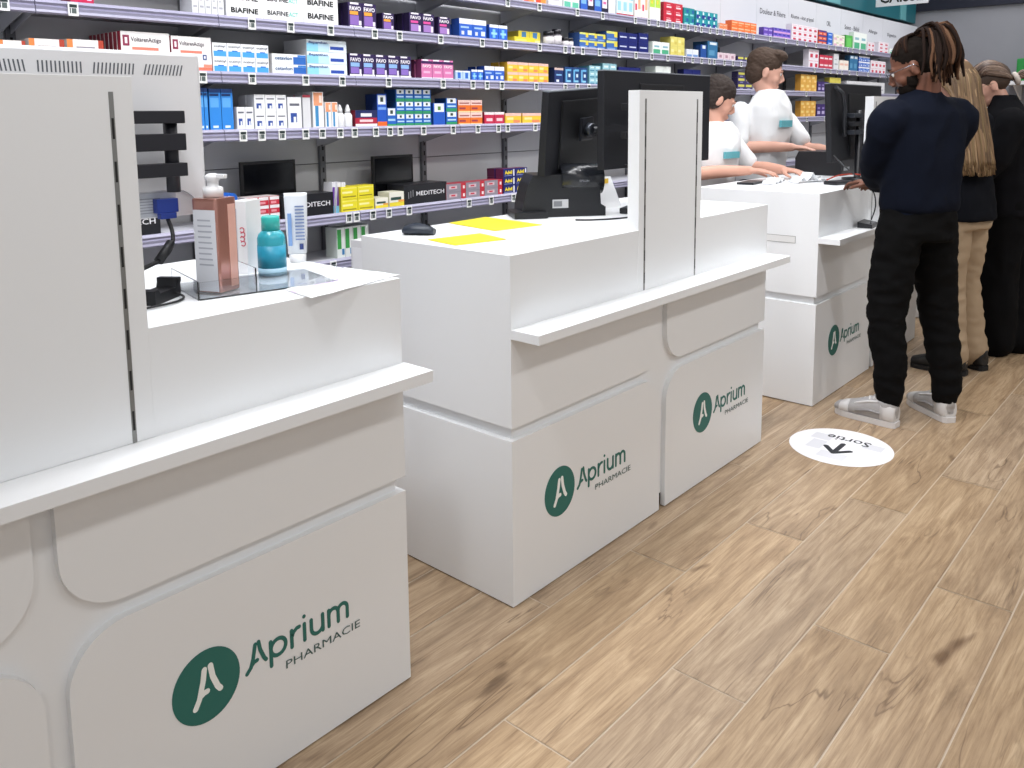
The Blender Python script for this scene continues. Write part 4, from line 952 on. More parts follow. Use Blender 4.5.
# ---------------------------------------------------------------- third counter
def third():
    PB = mat('#16181d', .4, name='printer_black')
    r = empty('receipt_printer', (5.16, 1.93, TOP), .0); tag(r, 'black printer with silver sticker behind the monitor of the third counter', 'printer')
    mb = MB(); mb.prism([(-.14, 0), (-.14, .11), (-.10, .14), (.12, .14), (.14, .10), (.14, 0)], lambda a, b, t: Vector((t, a, b)), -.2, .2); mb.build('body', PB, r)
    mb = MB(); mb.box(-.17, -.1425, .03, -.08, -.141, .05, mat('#c9cacd', .5, name='sticker_silver')); mb.build('sticker', None, r)
    W_ = mat('#eceef0', .6, name='receipt_paper')
    for k, (x, y, a) in enumerate(((4.28, 1.90, .2), (4.44, 1.78, -.3), (4.66, 1.86, .1))):
        mb = MB(); n = 10; w_ = .07; g = []
        for i in range(n+1):
            t = i/n
            zz = .002+(.035*math.sin(t*PI)*abs(noise.noise(Vector((t*3, k*7, 1))))*2+.012*math.sin(t*PI*3)**2)*(1 if k < 2 else .4)
            g.append([mb.bm.verts.new(((t-.5)*.24, s_*w_/2, zz)) for s_ in (-1, 1)])
        for i in range(n): f = mb.bm.faces.new((g[i][0], g[i+1][0], g[i+1][1], g[i][1])); f.smooth = True
        o = mb.build('receipt', W_, None, (x, y, TOP+.001)); o.rotation_euler[2] = a; md = o.modifiers.new('t', 'SOLIDIFY'); md.thickness = .0008; md.offset = 1
        tag(o, ('crumpled white receipt, nearest one on the third counter', 'crumpled white receipt in the middle of the third counter', 'flat white receipt beside the printer on the third counter')[k], 'paper', 'white receipts on the third counter')
    mb = MB(); mb.box(-.07, -.04, 0, .07, .04, .018, bev=.005); o = mb.build('mobile_phone', BLK2, None, (4.40, 1.60, TOP+.0005)); o.rotation_euler[2] = -.3; tag(o, 'black handheld terminal lying at the front of the third counter', 'terminal')
    mb = MB(); mb.box(0, 0, 0, .17, .09, .012, bev=.004); o = mb.build('keyboard', PB, None, (4.10, 1.93, TOP+.0005)); o.rotation_euler[2] = .1; tag(o, 'black keyboard lying at the staff side of the third counter', 'keyboard')
    cable('red_cable', [(4.50, 1.70, TOP+.012), (4.58, 1.66, TOP+.035), (4.68, 1.60, TOP+.035), (4.78, 1.55, TOP+.01)], .004, 'red cable arching over the front of the third counter', mat('#b4402c', .4, name='red_rubber'))
    r = empty('card_terminal', (4.36, 1.43, .8165), .1); tag(r, 'black card payment terminal on the ledge beside the navy sweater man', 'card terminal')
    mb = MB(); mb.prism([(-.035, 0), (-.035, .018), (.035, .03), (.035, 0)], lambda a, b, t: Vector((t, a, b)), -.07, .07); mb.build('body', BLK2, r)
    mb = MB(); mb.face([(-.06, -.03, .0195), (.06, -.03, .0195), (.06, .0, .0248), (.06-.12, .0, .0248)], mat('#2e3034', .2, name='terminal_glass')); mb.build('screen', None, r)
    cable('terminal_cable', [(4.42, 1.435, .845), (4.43, 1.42, .92), (4.40, 1.43, 1.0), (4.34, 1.49, 1.07), (4.33, 1.57, 1.14), (4.40, 1.63, 1.17)], .0035, 'black cable rising from the card terminal to the monitor', mat('#25272b', .4, name='dark_rubber'))
third()

# ---------------------------------------------------------------- floor stickers, sign, green case
def sticker(x, y, label, text=True):
    r = empty('floor_sticker', (x, y, .0006)); tag(r, label, 'floor sticker')
    mb = MB(); mb.lathe([(.205, 0), (.205, .0008)], n=64); d = mb.build('disc', mat('#eeeef2', .5, name='sticker_white'), r); shade(d, False)
    if not text: return
    mb = MB(); K = mat('#23272e', .5, name='sticker_ink')
    # writing runs along +y, its top towards -x
    mb.addmesh(textmesh('Sortie', .012), K, Matrix.Translation((.113, -.092, .0012)) @ Matrix(((0, -.055, 0, 0), (.18, 0, 0, 0), (0, 0, 1, 0), (0, 0, 0, 1))))
    mb.build('lettering', None, r)
    mb = MB(); fn = lambda a, b, t: Vector((-b, a, t)); s_ = .022
    mb.stroke([(0, -.03), (0, .075)], s_, fn, .0009, .0013, K); mb.stroke([(-.05, .03), (0, .085), (.05, .03)], s_, fn, .0009, .00135, K)
    mb.build('arrow', None, r)
    mb = MB(); G = mat('#d9dae0', .5, name='sticker_worn')
    for a, b, w_, h_ in ((-.15, -.06, .07, .11), (-.08, .06, .1, .06), (.04, -.15, .06, .08), (.03, .06, .07, .08)): mb.box(a, b, .00085, a+w_, b+h_, .00092, G)
    mb.build('worn_patch', None, r)['kind'] = 'stuff'
sticker(3.443, 1.20, 'round white floor sticker with a black arrow and exit writing by the sneakers')
sticker(6.12, .90, 'plain part of a round white floor sticker at the far right edge', False)
def hanging_sign():
    r = empty('hanging_sign', (9.2, 2.54, 2.462)); tag(r, 'white hanging sign with black capitals under the dark ceiling, top right', 'sign')
    mb = MB(); mb.box(0, 0, 0, .02, .5, .24, MATW); mb.build('panel', None, r)
    mb = MB(); mb.addmesh(textmesh('CAISSE', .02), BLACK, Matrix.Translation((-.002, .46, .03)) @ Matrix(((0, 0, -1, 0), (-.42, 0, 0, 0), (0, .12, 0, 0), (0, 0, 0, 1)))); mb.build('lettering', None, r)
    for y in (.05, .45):
        mb = MB(); mb.tube([(.01, y, .24), (.01, y, 1.09)], .003, None, 6); mb.build('cable', BLACK, r)
hanging_sign()
def green_case():
    r = empty('first_aid_case', (10.62, 1.86, 1.70)); tag(r, 'green case standing on a white shelf against the far end wall', 'case')
    mb = MB(); mb.box(-.10, -.16, 0, .10, .12, .24, bev=.02); b = mb.build('case', mat('#1f8a3c', .4, name='green_plastic'), r)
    mb = MB(); mb.box(-.1035, -.05, .03, -.101, .0, .22); mb.build('strap', mat('#0c2414', .6, name='dark_strap'), b)
    mb = MB(); mb.tube([(0, -.06, .255), (0, -.05, .29), (0, .02, .29), (0, .03, .255)], .01, None, 8); mb.build('handle', BLACK, r)
    mb = MB(); mb.box(10.45, 1.45, 1.66, XW-.001, 2.10, 1.6995); o = mb.build('wall_shelf', MATW); tag(o, 'white shelf on the far end wall under the green case', 'shelf')
    for y in (1.55, 1.98):
        mb = MB(); mb.prism([(10.5, 1.66), (XW-.002, 1.66), (XW-.002, 1.5)], lambda a, b, t: Vector((a, t, b)), y, y+.02); mb.build('bracket', MATW, o)
    mb = MB(); mb.box(10.55, 2.02, 1.70, 10.65, 2.07, 1.78, bev=.004); o = mb.build('small_box', mat('#4c4f58', .5, name='grey_plastic')); tag(o, 'small grey box left of the green case on the wall shelf', 'box')
green_case()

# ---------------------------------------------------------------- people
def remeshed(mb, name, m, parent, vox, smooth=4, wrinkle=0, wscale=(9, 9, 9), factor=.5):
    me0 = mb.mesh(name)
    t = bpy.data.objects.new('shape', me0); C.objects.link(t)
    md = t.modifiers.new('r', 'REMESH'); md.mode = 'VOXEL'; md.voxel_size = vox; md.use_smooth_shade = True
    if smooth: s = t.modifiers.new('s', 'SMOOTH'); s.iterations = smooth; s.factor = factor
    bpy.context.view_layer.update()
    me = bpy.data.meshes.new_from_object(t.evaluated_get(bpy.context.evaluated_depsgraph_get()))
    bpy.data.objects.remove(t); me.name = name
    if wrinkle:
        w = Vector(wscale); d = []
        for v in me.vertices:
            c = v.co
            n = noise.noise(Vector((c.x*w.x, c.y*w.y, c.z*w.z)))+.5*noise.noise(Vector((c.x*w.x*2.3, c.y*w.y*2.3+5, c.z*w.z*2.1)))
            d.append(c+v.normal*(1-abs(n)*2.2)*wrinkle)
        for v, c in zip(me.vertices, d): v.co = c
    me.materials.clear()
    if m: me.materials.append(m)
    for p in me.polygons: p.use_smooth = True; p.material_index = 0
    o = bpy.data.objects.new(name, me); C.objects.link(o)
    if parent: o.parent = parent
    return o
def frame(yaw, pitch=0, roll=0):
    """columns right, forward, up; yaw in degrees, 0 = local +y"""
    return Matrix.Rotation(math.radians(yaw), 3, 'Z') @ Matrix.Rotation(math.radians(pitch), 3, 'X') @ Matrix.Rotation(math.radians(roll), 3, 'Y')
def add_head(mb, c, R, s=1.0, beard=0):
    E = lambda p, r, rot=None: mb.ell(Vector(c)+R @ (Vector(p)*s), [q*s for q in r], None, R if rot is None else R @ rot, 20)
    E((0, -.012, .035), (.074, .094, .086)); E((0, .018, -.01), (.068, .078, .085)); E((0, .030, -.062), (.052, .056, .052))
    E((0, .065, -.098), (.026, .024, .020))
    for q in (-1, 1):
        E((q*.040, .052, -.035), (.026, .030, .028)); E((q*.030, .080, .018), (.022, .014, .009))
        E((q*.077, -.008, -.015), (.009, .020, .031), frame(q*-18)); E((q*.079, -.012, -.036), (.007, .012, .012))
        E((q*.011, .100, -.040), (.010, .010, .008))
    n0 = Vector(c)+R @ (Vector((0, .086, .012))*s); n1 = Vector(c)+R @ (Vector((0, .112, -.034))*s)
    mb.tube([n0, (n0+n1)/2+R @ Vector((0, .002, 0)), n1], [.009*s, .011*s, .013*s], None, 10)
    E((0, .090, -.066), (.024, .011, .006)); E((0, .088, -.077), (.021, .011, .007))
def eyes(c, R, s, parent, iris='#3a2c20'):
    for q in (-1, 1):
        mb = MB(); p = Vector(c)+R @ (Vector((q*.030, .0765, .0))*s); mb.ell(p, (.0125*s,)*3, mat('#e8e4e0', .2, name='eye_white'), None, 14)
        mb.ell(p+R @ Vector((0, .0085*s, -.001)), (.006*s,)*3, mat(iris, .15, name='iris'), None, 10)
        mb.build('eye', None, parent)
        mb = MB(); b0 = [Vector(c)+R @ (Vector((q*x, y, z))*s) for x, y, z in ((.014, .094, .022), (.032, .092, .029), (.050, .076, .022))]
        mb.tube(b0, [.0025, .004, .002], None, 6); mb.build('eyebrow', mat('#2a1c14', .8, name='brow_hair'), parent)
def add_hand(mb, wrist, d, n, side, curl=.5, s=1.0):
    """d: towards the fingers, n: back-of-hand normal, side: +1/-1 where the thumb sits along d x n"""
    d = Vector(d).normalized(); n = Vector(n); n = (n-d*n.dot(d)).normalized(); a = d.cross(n)*side
    w = Vector(wrist); P = lambda x, y, z: w+(d*x+a*y+n*z)*s
    mb.loft([(P(-.01, 0, 0), a*.024*s, n*.018*s), (P(.02, 0, 0), a*.030*s, n*.017*s), (P(.06, 0, 0), a*.040*s, n*.014*s), (P(.09, -.002, -.002), a*.041*s, n*.012*s), (P(.098, -.002, -.003), a*.034*s, n*.008*s)], None, 16)
    for y, L, dx in ((.030, .072, .088), (.010, .080, .094), (-.011, .075, .092), (-.031, .060, .084)):
        p = P(dx, y, -.002); dd = d.copy(); pts = [p-d*.012]; ang = 0
        for seg, f in ((0, .45), (1, .30), (2, .25)):
            ang += curl*(.55 if seg == 0 else .75)
            dv = (d*math.cos(ang)-n*math.sin(ang)+a*(y*1.2)).normalized(); p = p+dv*L*f*s; pts.append(p)
        mb.tube(pts, [.0092*s, .0088*s, .008*s, .0068*s], None, 10); mb.ell(pts[-1], (.0068*s,)*3)
    t0 = P(.022, .026, -.004); t1 = P(.052, .052, -.016); t2 = P(.078, .060, -.026); t3 = P(.096, .058, -.034)
    mb.tube([t0, t1, t2, t3], [.014*s, .0115*s, .010*s, .0078*s], None, 10); mb.ell(t3, (.0078*s,)*3)
def limb(mb, pts, rad, n=18, sub=4):
    P = [Vector(p) for p in pts]; out = []; rr = []
    for i in range(len(P)-1):
        p0, p1, p2, p3 = P[max(i-1, 0)], P[i], P[i+1], P[min(i+2, len(P)-1)]
        for k in range(sub):
            t = k/sub; out.append(.5*((2*p1)+(-p0+p2)*t+(2*p0-5*p1+4*p2-p3)*t*t+(-p0+3*p1-3*p2+p3)*t**3)); rr.append(rad[i]*(1-t)+rad[i+1]*t)
    out.append(P[-1]); rr.append(rad[-1]); mb.tube(out, rr, None, n)
    mb.ell(out[0], (rr[0],)*3); mb.ell(out[-1], (rr[-1],)*3)
def torso(mb, secs, R, infl=0, n=28):
    """secs: (z, right offset, forward offset, half width, half depth)"""
    r, f = R @ Vector((1, 0, 0)), R @ Vector((0, 1, 0))
    mb.loft([((r*a+f*b+Vector((0, 0, z))), r*(hw+infl), f*(hd+infl)) for z, a, b, hw, hd in secs], None, n, .86)
def make_shoe(heel, ang, parent, up, sole, L=.29, laces=None, h=.075):
    """heel: local point on the floor, ang: toe direction in degrees (0 = +x)"""
    M = Matrix.Translation(heel) @ Matrix.Rotation(math.radians(ang), 4, 'Z')
    V = lambda x, y, z: M @ Vector((x, y, z)); X = lambda x, y, z: M.to_3x3() @ Vector((x, y, z))
    mb = MB()
    mb.loft([(V(.002, 0, .058), X(0, .028, 0), X(0, 0, .036)), (V(.02, 0, .062), X(0, .039, 0), X(0, 0, .050)), (V(.08, 0, .066), X(0, .043, 0), X(0, 0, .056)), (V(.13, 0, .062), X(0, .044, 0), X(0, 0, .050)), (V(.18, 0, .052), X(0, .048, 0), X(0, 0, .038)), (V(.235, 0, .042), X(0, .047, 0), X(0, 0, .028)), (V(.275, 0, .036), X(0, .036, 0), X(0, 0, .020)), (V(L-.002, 0, .030), X(0, .016, 0), X(0, 0, .010))], None, 22, .8)
    mb.loft([(V(.052, 0, h), X(.056, 0, 0), X(0, .041, 0)), (V(.050, 0, h+.038), X(.053, 0, 0), X(0, .040, 0))], None, 20)
    s = remeshed(mb, 'shoe', up, parent, .0055, 2)
    mb = MB(); pts = [(0, 0)]
    prof = [(.0, .022), (.012, .034), (.06, .040), (.12, .041), (.18, .049), (.235, .048), (.275, .034), (L, .012)]
    poly = [(x, -y) for x, y in prof]+[(x, y) for x, y in prof[::-1]]
    mb.prism(poly, lambda a, b, t: V(a-.003, b, t), .001, .026); so = mb.build('sole', sole, s)
    if laces:
        OV = mat('#cbc9c8', .45, name='white_overlay')
        for xs in ((0, 1, 2), (5, 6, 7)):
            pr = [(.002, .058, .028, .036), (.02, .062, .039, .050), (.062, .066, .0425, .050), (.13, .062, .044, .050), (.18, .052, .048, .038), (.205, .046, .048, .032), (.245, .040, .045, .026), (L-.004, .031, .018, .012)]
            mb = MB(); mb.loft([(V(pr[i][0], 0, pr[i][1]), X(0, pr[i][2]+.0022, 0), X(0, 0, pr[i][3]+.0022)) for i in xs], None, 22, .8); mb.build('overlay', OV, s)
        for q in (-1, 1):
            mb = MB(); mb.tube([V(.075, q*.030, .108), V(.12, q*.034, .098), V(.17, q*.034, .080), V(.20, q*.030, .068)], [.008, .009, .008, .006], None, 8, flat=.6); mb.build('overlay', OV, s)
            mb = MB(); mb.tube([V(.06, q*.0425, .058), V(.11, q*.0455, .062), V(.17, q*.0485, .045)], [.005, .0065, .004], None, 8); mb.build('side_stripe', mat('#8d8b8b', .5, name='grey_stripe'), s)
        mb = MB()
        for k in range(5):
            x = .105+.022*k; mb.tube([V(x-.012, -.028, .116-.0105*k), V(x, 0, .124-.0112*k), V(x-.012, .028, .116-.0105*k)], .0045, None, 6)
        mb.build('laces', laces, s)
    return s
SKIN_D = mat('#6d4432', .55, name='brown_skin', var=.06); SKIN_L = mat('#c99783', .55, name='light_skin', var=.05); SKIN_P = mat('#cf9f8c', .55, name='light_skin_warm', var=.05)

def strand(mb, pts, r, m, n=6):
    mb.tube(pts, r, m, n)

def man_customer():
    root_loc = Vector((3.93, 1.08, 0))
    Rt = frame(-28); Rh = frame(8, -24)          # torso faces 62 deg, head 98 deg and bowed
    hc = Vector((-.02, .040, 1.585)); S = 1.02
    body = MB(); add_head(body, hc, Rh, S)
    secs = [(.86, 0, 0, .15, .10), (.95, 0, 0, .155, .11), (1.06, 0, 0, .15, .105), (1.18, 0, .005, .165, .11), (1.30, 0, .01, .185, .11), (1.38, 0, .01, .185, .095), (1.43, 0, .01, .12, .07), (1.47, 0, .02, .065, .06)]
    torso(body, secs, Rt, -.01)
    limb(body, [Rt @ Vector((0, -.005, 1.40)), hc+Rh @ Vector((0, -.03, -.06))], [.062, .058])
    # arms: left elbow out towards the counter, both hands together over the ledge
    ls, le, lw = Rt @ Vector((-.19, .0, 1.375)), Vector((-.07, .160, 1.15)), Vector((.13, .21, 1.06))
    rs, re, rw = Rt @ Vector((.19, .0, 1.375)), Vector((.22, .04, 1.12)), Vector((.19, .25, 1.06))
    limb(body, [ls, le, lw], [.05, .042, .028]); limb(body, [rs, re, rw], [.05, .042, .028])
    add_hand(body, lw, (.5, .5, .02), (0, -.1, 1), 1, .6, .95); add_hand(body, rw, (.1, .6, .02), (0, -.1, 1), -1, .6, .95)
    hips = [Rt @ Vector((-.09, 0, .88)), Rt @ Vector((.09, 0, .88))]
    la, ra = Vector((-.095, .058, .09)), Vector((.130, -.118, .09))
    lk, rk = Vector((-.10, .09, .49)), Vector((.14, -.06, .49))
    for h, k, a in ((hips[0], lk, la), (hips[1], rk, ra)): limb(body, [h, k, a, a-Vector((0, 0, .04))], [.08, .055, .04, .035])
    p = remeshed(body, 'person', SKIN_D, None, .0062, 3); p.location = root_loc
    tag(p, 'man in a navy sweater and black trousers with tied-up dreadlocks, standing at the third counter', 'person')
    eyes(hc, Rh, S, p)
    # sweater
    NAVY = mat('#0b101d', .9, name='navy_knit', bump=.25, bscale=260)
    mb = MB(); torso(mb, [(.965, 0, -.005, .165, .125), (1.0, 0, -.005, .170, .132), (1.08, 0, 0, .172, .134), (1.2, 0, 0, .182, .135), (1.31, 0, .0, .192, .128), (1.385, 0, -.0, .205, .115), (1.43, 0, .0, .15, .09), (1.465, 0, .01, .085, .078), (1.485, 0, .015, .070, .070)], Rt)
    limb(mb, [Rt @ Vector((-.16, 0, 1.37)), Rt @ Vector((-.20, .0, 1.34)), le+Vector((-.01, 0, .0)), lw-(lw-le).normalized()*.015], [.080, .074, .062, .045])
    limb(mb, [Rt @ Vector((.155, 0, 1.37)), Rt @ Vector((.20, .0, 1.34)), re, rw-(rw-re).normalized()*.015], [.085, .082, .066, .045])
    remeshed(mb, 'sweater', NAVY, p, .011, 4, .006, (7, 7, 5))
    mb = MB(); torso(mb, [(.945, 0, -.005, .158, .12), (.985, 0, -.005, .166, .128)], Rt); remeshed(mb, 'hem', mat('#101728', .9, name='rib_knit'), p, .012, 3)
    # trousers
    mb = MB(); torso(mb, [(.84, 0, 0, .155, .122), (.93, 0, 0, .162, .127), (.985, 0, 0, .16, .12)], Rt)
    limb(mb, [hips[0]+Vector((0, 0, .0)), (hips[0]+lk)/2, lk+Vector((0, -.01, 0)), (lk+la)/2+Vector((0, -.015, 0)), la+Vector((0, -.005, .06)), la+Vector((0, 0, .02))], [.098, .090, .076, .068, .057, .048])
    limb(mb, [hips[1]+Vector((0, 0, .0)), (hips[1]+rk)/2, rk+Vector((0, -.01, 0)), (rk+ra)/2+Vector((0, -.015, 0)), ra+Vector((0, -.005, .06)), ra+Vector((0, 0, .02))], [.098, .090, .076, .068, .057, .048])
    remeshed(mb, 'trousers', mat('#0a0a0b', .9, name='black_cotton'), p, .011, 3, .009, (6, 6, 12))
    for k, (h, a) in enumerate((((-.11, .01, 0), 82), ((.10, -.155, 0), 50))):
        s = make_shoe(Vector(h), a, p, mat('#a3a1a1', .5, name='grey_white_leather', var=.12, vscale=40), mat('#cfcccb', .5, name='rubber_sole'), .29, mat('#d8d6d4', .6, name='white_lace'))
    mb = MB(); a = ra+Vector((0, 0, .0)); mb.lathe([(.040, .068), (.041, .10)], c=(a.x, a.y, 0)); mb.build('sock', mat('#b43a32', .9, name='red_sock'), p)
    # short dark hair cap with faded sides
    HD = mat('#1a1512', .95, name='black_hair', bump=.6, bscale=400)
    mb = MB(); mb.ell(hc+Rh @ (Vector((0, -.018, .045))*S), [q*S for q in (.077, .093, .083)], None, Rh, 24)
    mb.ell(hc+Rh @ (Vector((0, -.045, .01))*S), [q*S for q in (.072, .062, .085)], None, Rh, 24)
    remeshed(mb, 'hair', HD, p, .006, 2, .002, (60, 60, 60))
    mb = MB()   # beard
    mb.ell(hc+Rh @ (Vector((0, .040, -.076))*S), [q*S for q in (.054, .054, .043)], None, Rh, 20); mb.ell(hc+Rh @ (Vector((0, .068, -.105))*S), [q*S for q in (.032, .030, .032)], None, Rh)
    for q in (-1, 1): mb.ell(hc+Rh @ (Vector((q*.054, .020, -.045))*S), [z*S for z in (.010, .026, .036)], None, Rh)
    remeshed(mb, 'beard', HD, p, .005, 2, .002, (70, 70, 70))
    # dreadlocks gathered at the crown, falling back
    cols = [mat('#241a16', .9, name='dark_lock', bump=.8, bscale=150), mat('#3a271d', .9, name='brown_lock', bump=.8, bscale=150), mat('#5f4534', .9, name='tipped_lock', bump=.8, bscale=150)]
    G = hc+Vector((.0, -.035, .140)); back = Vector((.10, -1, 0)).normalized(); sidev = Vector((1, .1, 0))
    mb = MB(); rnd = random.Random(3)
    for k in range(95):
        a = rnd.uniform(-1, 1); b = rnd.uniform(0, 1); L = rnd.uniform(.15, .235)*(1-.1*b)
        out = .03+.075*b
        p0 = G+sidev*a*.03+back*rnd.uniform(-.035, .02)+Vector((0, 0, rnd.uniform(-.02, .01)))
        p1 = p0+sidev*a*.04+back*(.02+out*.45)+Vector((0, 0, .022*b+rnd.uniform(0, .014)))
        p2 = p1+sidev*a*.04+back*out*.45+Vector((0, 0, -.35*L))
        p3 = p2+sidev*a*.01+back*rnd.uniform(-.01, .022)+Vector((0, 0, -.35*L))
        p4 = p3+back*rnd.uniform(-.012, .016)+Vector((0, 0, -.30*L))
        m = cols[rnd.choice((0, 0, 1, 1, 2))]
        pts = [p0, p1, p2, p3, p4]; rr = rnd.uniform(.0055, .0085)
        limb2(mb, pts, [rr, rr*1.1, rr*1.05, rr, rr*.6], m)
    for k in range(40):   # locks combed over the scalp up to the tie
        a = rnd.uniform(-1.5, 1.5); st = hc+Rh @ (Vector((math.sin(a)*.074, math.cos(a)*.075*(1 if abs(a) < 1 else .4)-.01, .055+.02*math.cos(a)))*S)
        mid = hc+Rh @ (Vector((math.sin(a)*.052, math.cos(a)*.04-.03, .125))*S)
        limb2(mb, [st, mid, G], [.005, .007, .006], cols[rnd.choice((0, 0, 1))])
    o = mb.build('dreadlocks', None, p)
    # glasses
    mb = MB(); W = mat('#7a7f86', .25, .9, name='wire_metal')
    for q in (-1, 1):
        cc = hc+Rh @ (Vector((q*.033, .108, -.002))*S)
        mb.tube([cc+Rh @ (Vector((.025*math.cos(t*PI/8), 0, .021*math.sin(t*PI/8)))*S) for t in range(17)], .0016, None, 6)
        mb.tube([hc+Rh @ (Vector((q*x, y, z))*S) for x, y, z in ((.057, .104, .004), (.080, .05, .004), (.084, -.01, .002), (.082, -.025, -.015))], .0018, None, 6)
    mb.tube([hc+Rh @ (Vector((x, .110, .004))*S) for x in (-.01, 0, .01)], .0016, None, 6)
    mb.build('glasses', W, p)
    return p
def limb2(mb, pts, rad, m, sub=3, n=6):
    P = [Vector(p) for p in pts]; out = []; rr = []
    for i in range(len(P)-1):
        p0, p1, p2, p3 = P[max(i-1, 0)], P[i], P[i+1], P[min(i+2, len(P)-1)]
        for k in range(sub):
            t = k/sub; out.append(.5*((2*p1)+(-p0+p2)*t+(2*p0-5*p1+4*p2-p3)*t*t+(-p0+3*p1-3*p2+p3)*t**3)); rr.append(rad[i]*(1-t)+rad[i+1]*t)
    out.append(P[-1]); rr.append(rad[-1]); mb.tube(out, rr, m, n)
man_customer()

def hair_falls(hc, R, S, n, seed, cols, L, r0=.0075, back=-.02, spread=.09, endz=None, fall=None):
    """long straight hair from a centre parting, over the skull and down the back"""
    rnd = random.Random(seed); mb = MB()
    fall = fall or Vector((0, 0, 0))
    for k in range(n):
        a = rnd.uniform(-1, 1); u = rnd.uniform(0, 1)
        y0 = .07-.13*u
        st = Vector((a*.008, y0, .118-.25*max(0, y0-.03)-.3*max(0, -y0-.02)))
        side = 1 if a > 0 else -1
        w = rnd.uniform(0, 1)
        p1 = Vector((side*.062*w, y0*.8-.03*(1-w), .095-.03*w)); p2 = Vector((side*.088*w, -.02-.088*math.sqrt(max(0, 1-w*w))+(.0 if w < .9 else .03), .01)); p3 = Vector((side*.084*w, -.07-.05*(1-w), -.10))
        pts = [hc+R @ (q*S) for q in (st, p1, p2, p3)]
        q = pts[-1]; z1 = (endz if endz else q.z-L)+rnd.uniform(-.03, .035)
        e = Vector((side*w*.02, 0, 0))
        for t in (.35, .7, 1):
            pts.append(Vector((q.x+rnd.uniform(-.006, .006), q.y+rnd.uniform(-.006, .006), q.z+(z1-q.z)*t))+fall*t+R @ e*t)
        r = rnd.uniform(.7, 1.2)*r0
        limb2(mb, pts, [r*.6, r, r*1.15, r*1.1, r, r*.8, r*.3], cols[rnd.randrange(len(cols))])
    return mb
def woman_blond():
    root = Vector((4.93, 1.13, 0)); Rt = frame(-18); Rh = frame(-38, -18); S = 1.03
    hc = Vector((-.01, .075, 1.545)); body = MB(); add_head(body, hc, Rh, S)
    secs = [(.84, 0, -.02, .15, .10), (.93, 0, 0, .15, .10), (1.03, 0, .01, .125, .09), (1.15, 0, .02, .14, .095), (1.27, 0, .03, .16, .095), (1.34, 0, .035, .155, .08), (1.39, 0, .04, .10, .06), (1.42, 0, .05, .055, .05)]
    torso(body, secs, Rt, -.008); limb(body, [Rt @ Vector((0, .03, 1.37)), hc+Rh @ Vector((0, -.025, -.06))], [.05, .047])
    arms = [(Rt @ Vector((-.16, .03, 1.33)), Vector((-.20, .10, 1.10)), Vector((-.10, .31, 1.04)), 1), (Rt @ Vector((.16, .03, 1.33)), Vector((.19, .06, 1.08)), Vector((.10, .30, 1.04)), -1)]
    for s, e, w, q in arms: limb(body, [s, e, w], [.042, .035, .024]); add_hand(body, w, (.25*q, 1, 0), (0, 0, 1), q, .5, .92)
    hips = [Rt @ Vector((-.08, -.01, .86)), Rt @ Vector((.08, -.01, .86))]; kn = [Vector((-.07, .03, .48)), Vector((.085, -.01, .48))]; an = [Vector((-.10, .0, .09)), Vector((.075, -.055, .09))]
    for h, k, a in zip(hips, kn, an): limb(body, [h, k, a, a-Vector((0, 0, .04))], [.075, .05, .036, .033])
    p = remeshed(body, 'person', SKIN_L, None, .0065, 3); p.location = root
    tag(p, 'woman with very long straight blond hair and beige trousers, beside navy sweater man', 'person')
    eyes(hc, Rh, S, p)
    mb = MB(); torso(mb, [(.825, 0, -.01, .172, .135), (.93, 0, 0, .165, .13), (1.05, 0, .01, .15, .12), (1.17, 0, .02, .16, .115), (1.28, 0, .03, .178, .112), (1.345, 0, .035, .17, .095), (1.39, 0, .04, .11, .075), (1.41, 0, .045, .07, .062)], Rt)
    for s, e, w, q in arms: limb(mb, [s, e, w-(w-e).normalized()*.01], [.062, .052, .036])
    remeshed(mb, 'top', mat('#0e1016', .9, name='black_knit'), p, .011, 4, .005, (8, 8, 6))
    BG = mat('#a8937a', .85, name='beige_twill', bump=.2, bscale=300)
    mb = MB(); torso(mb, [(.78, 0, -.015, .145, .11), (.86, 0, -.01, .150, .112), (.94, 0, 0, .135, .095)], Rt)
    for h, k, a in zip(hips, kn, an): limb(mb, [h, (h+k)/2, k, (k+a)/2, a+Vector((0, 0, .01))], [.080, .078, .072, .076, .086])
    remeshed(mb, 'trousers', BG, p, .011, 3, .008, (6, 6, 10))
    for a, ang in zip(an, (88, 62)): make_shoe(Vector((a.x-.06*math.cos(math.radians(ang)), a.y-.085, 0)), ang, p, mat('#141416', .5, name='black_leather'), mat('#101012', .7, name='black_sole'), .27)
    cols = [mat(c, .6, name='blond_hair') for c in ('#6e553a', '#806446', '#967b5a', '#5c4630', '#76603f')]
    mb = hair_falls(hc, Rh, S, 330, 5, cols, .4, .0085, endz=1.09, fall=Vector((-.05, -.075, 0)))
    mb.ell(hc+Rh @ (Vector((0, -.02, .03))*S), [q*S for q in (.074, .091, .080)], cols[0], Rh, 20)
    mb.build('hair', None, p)
woman_blond()
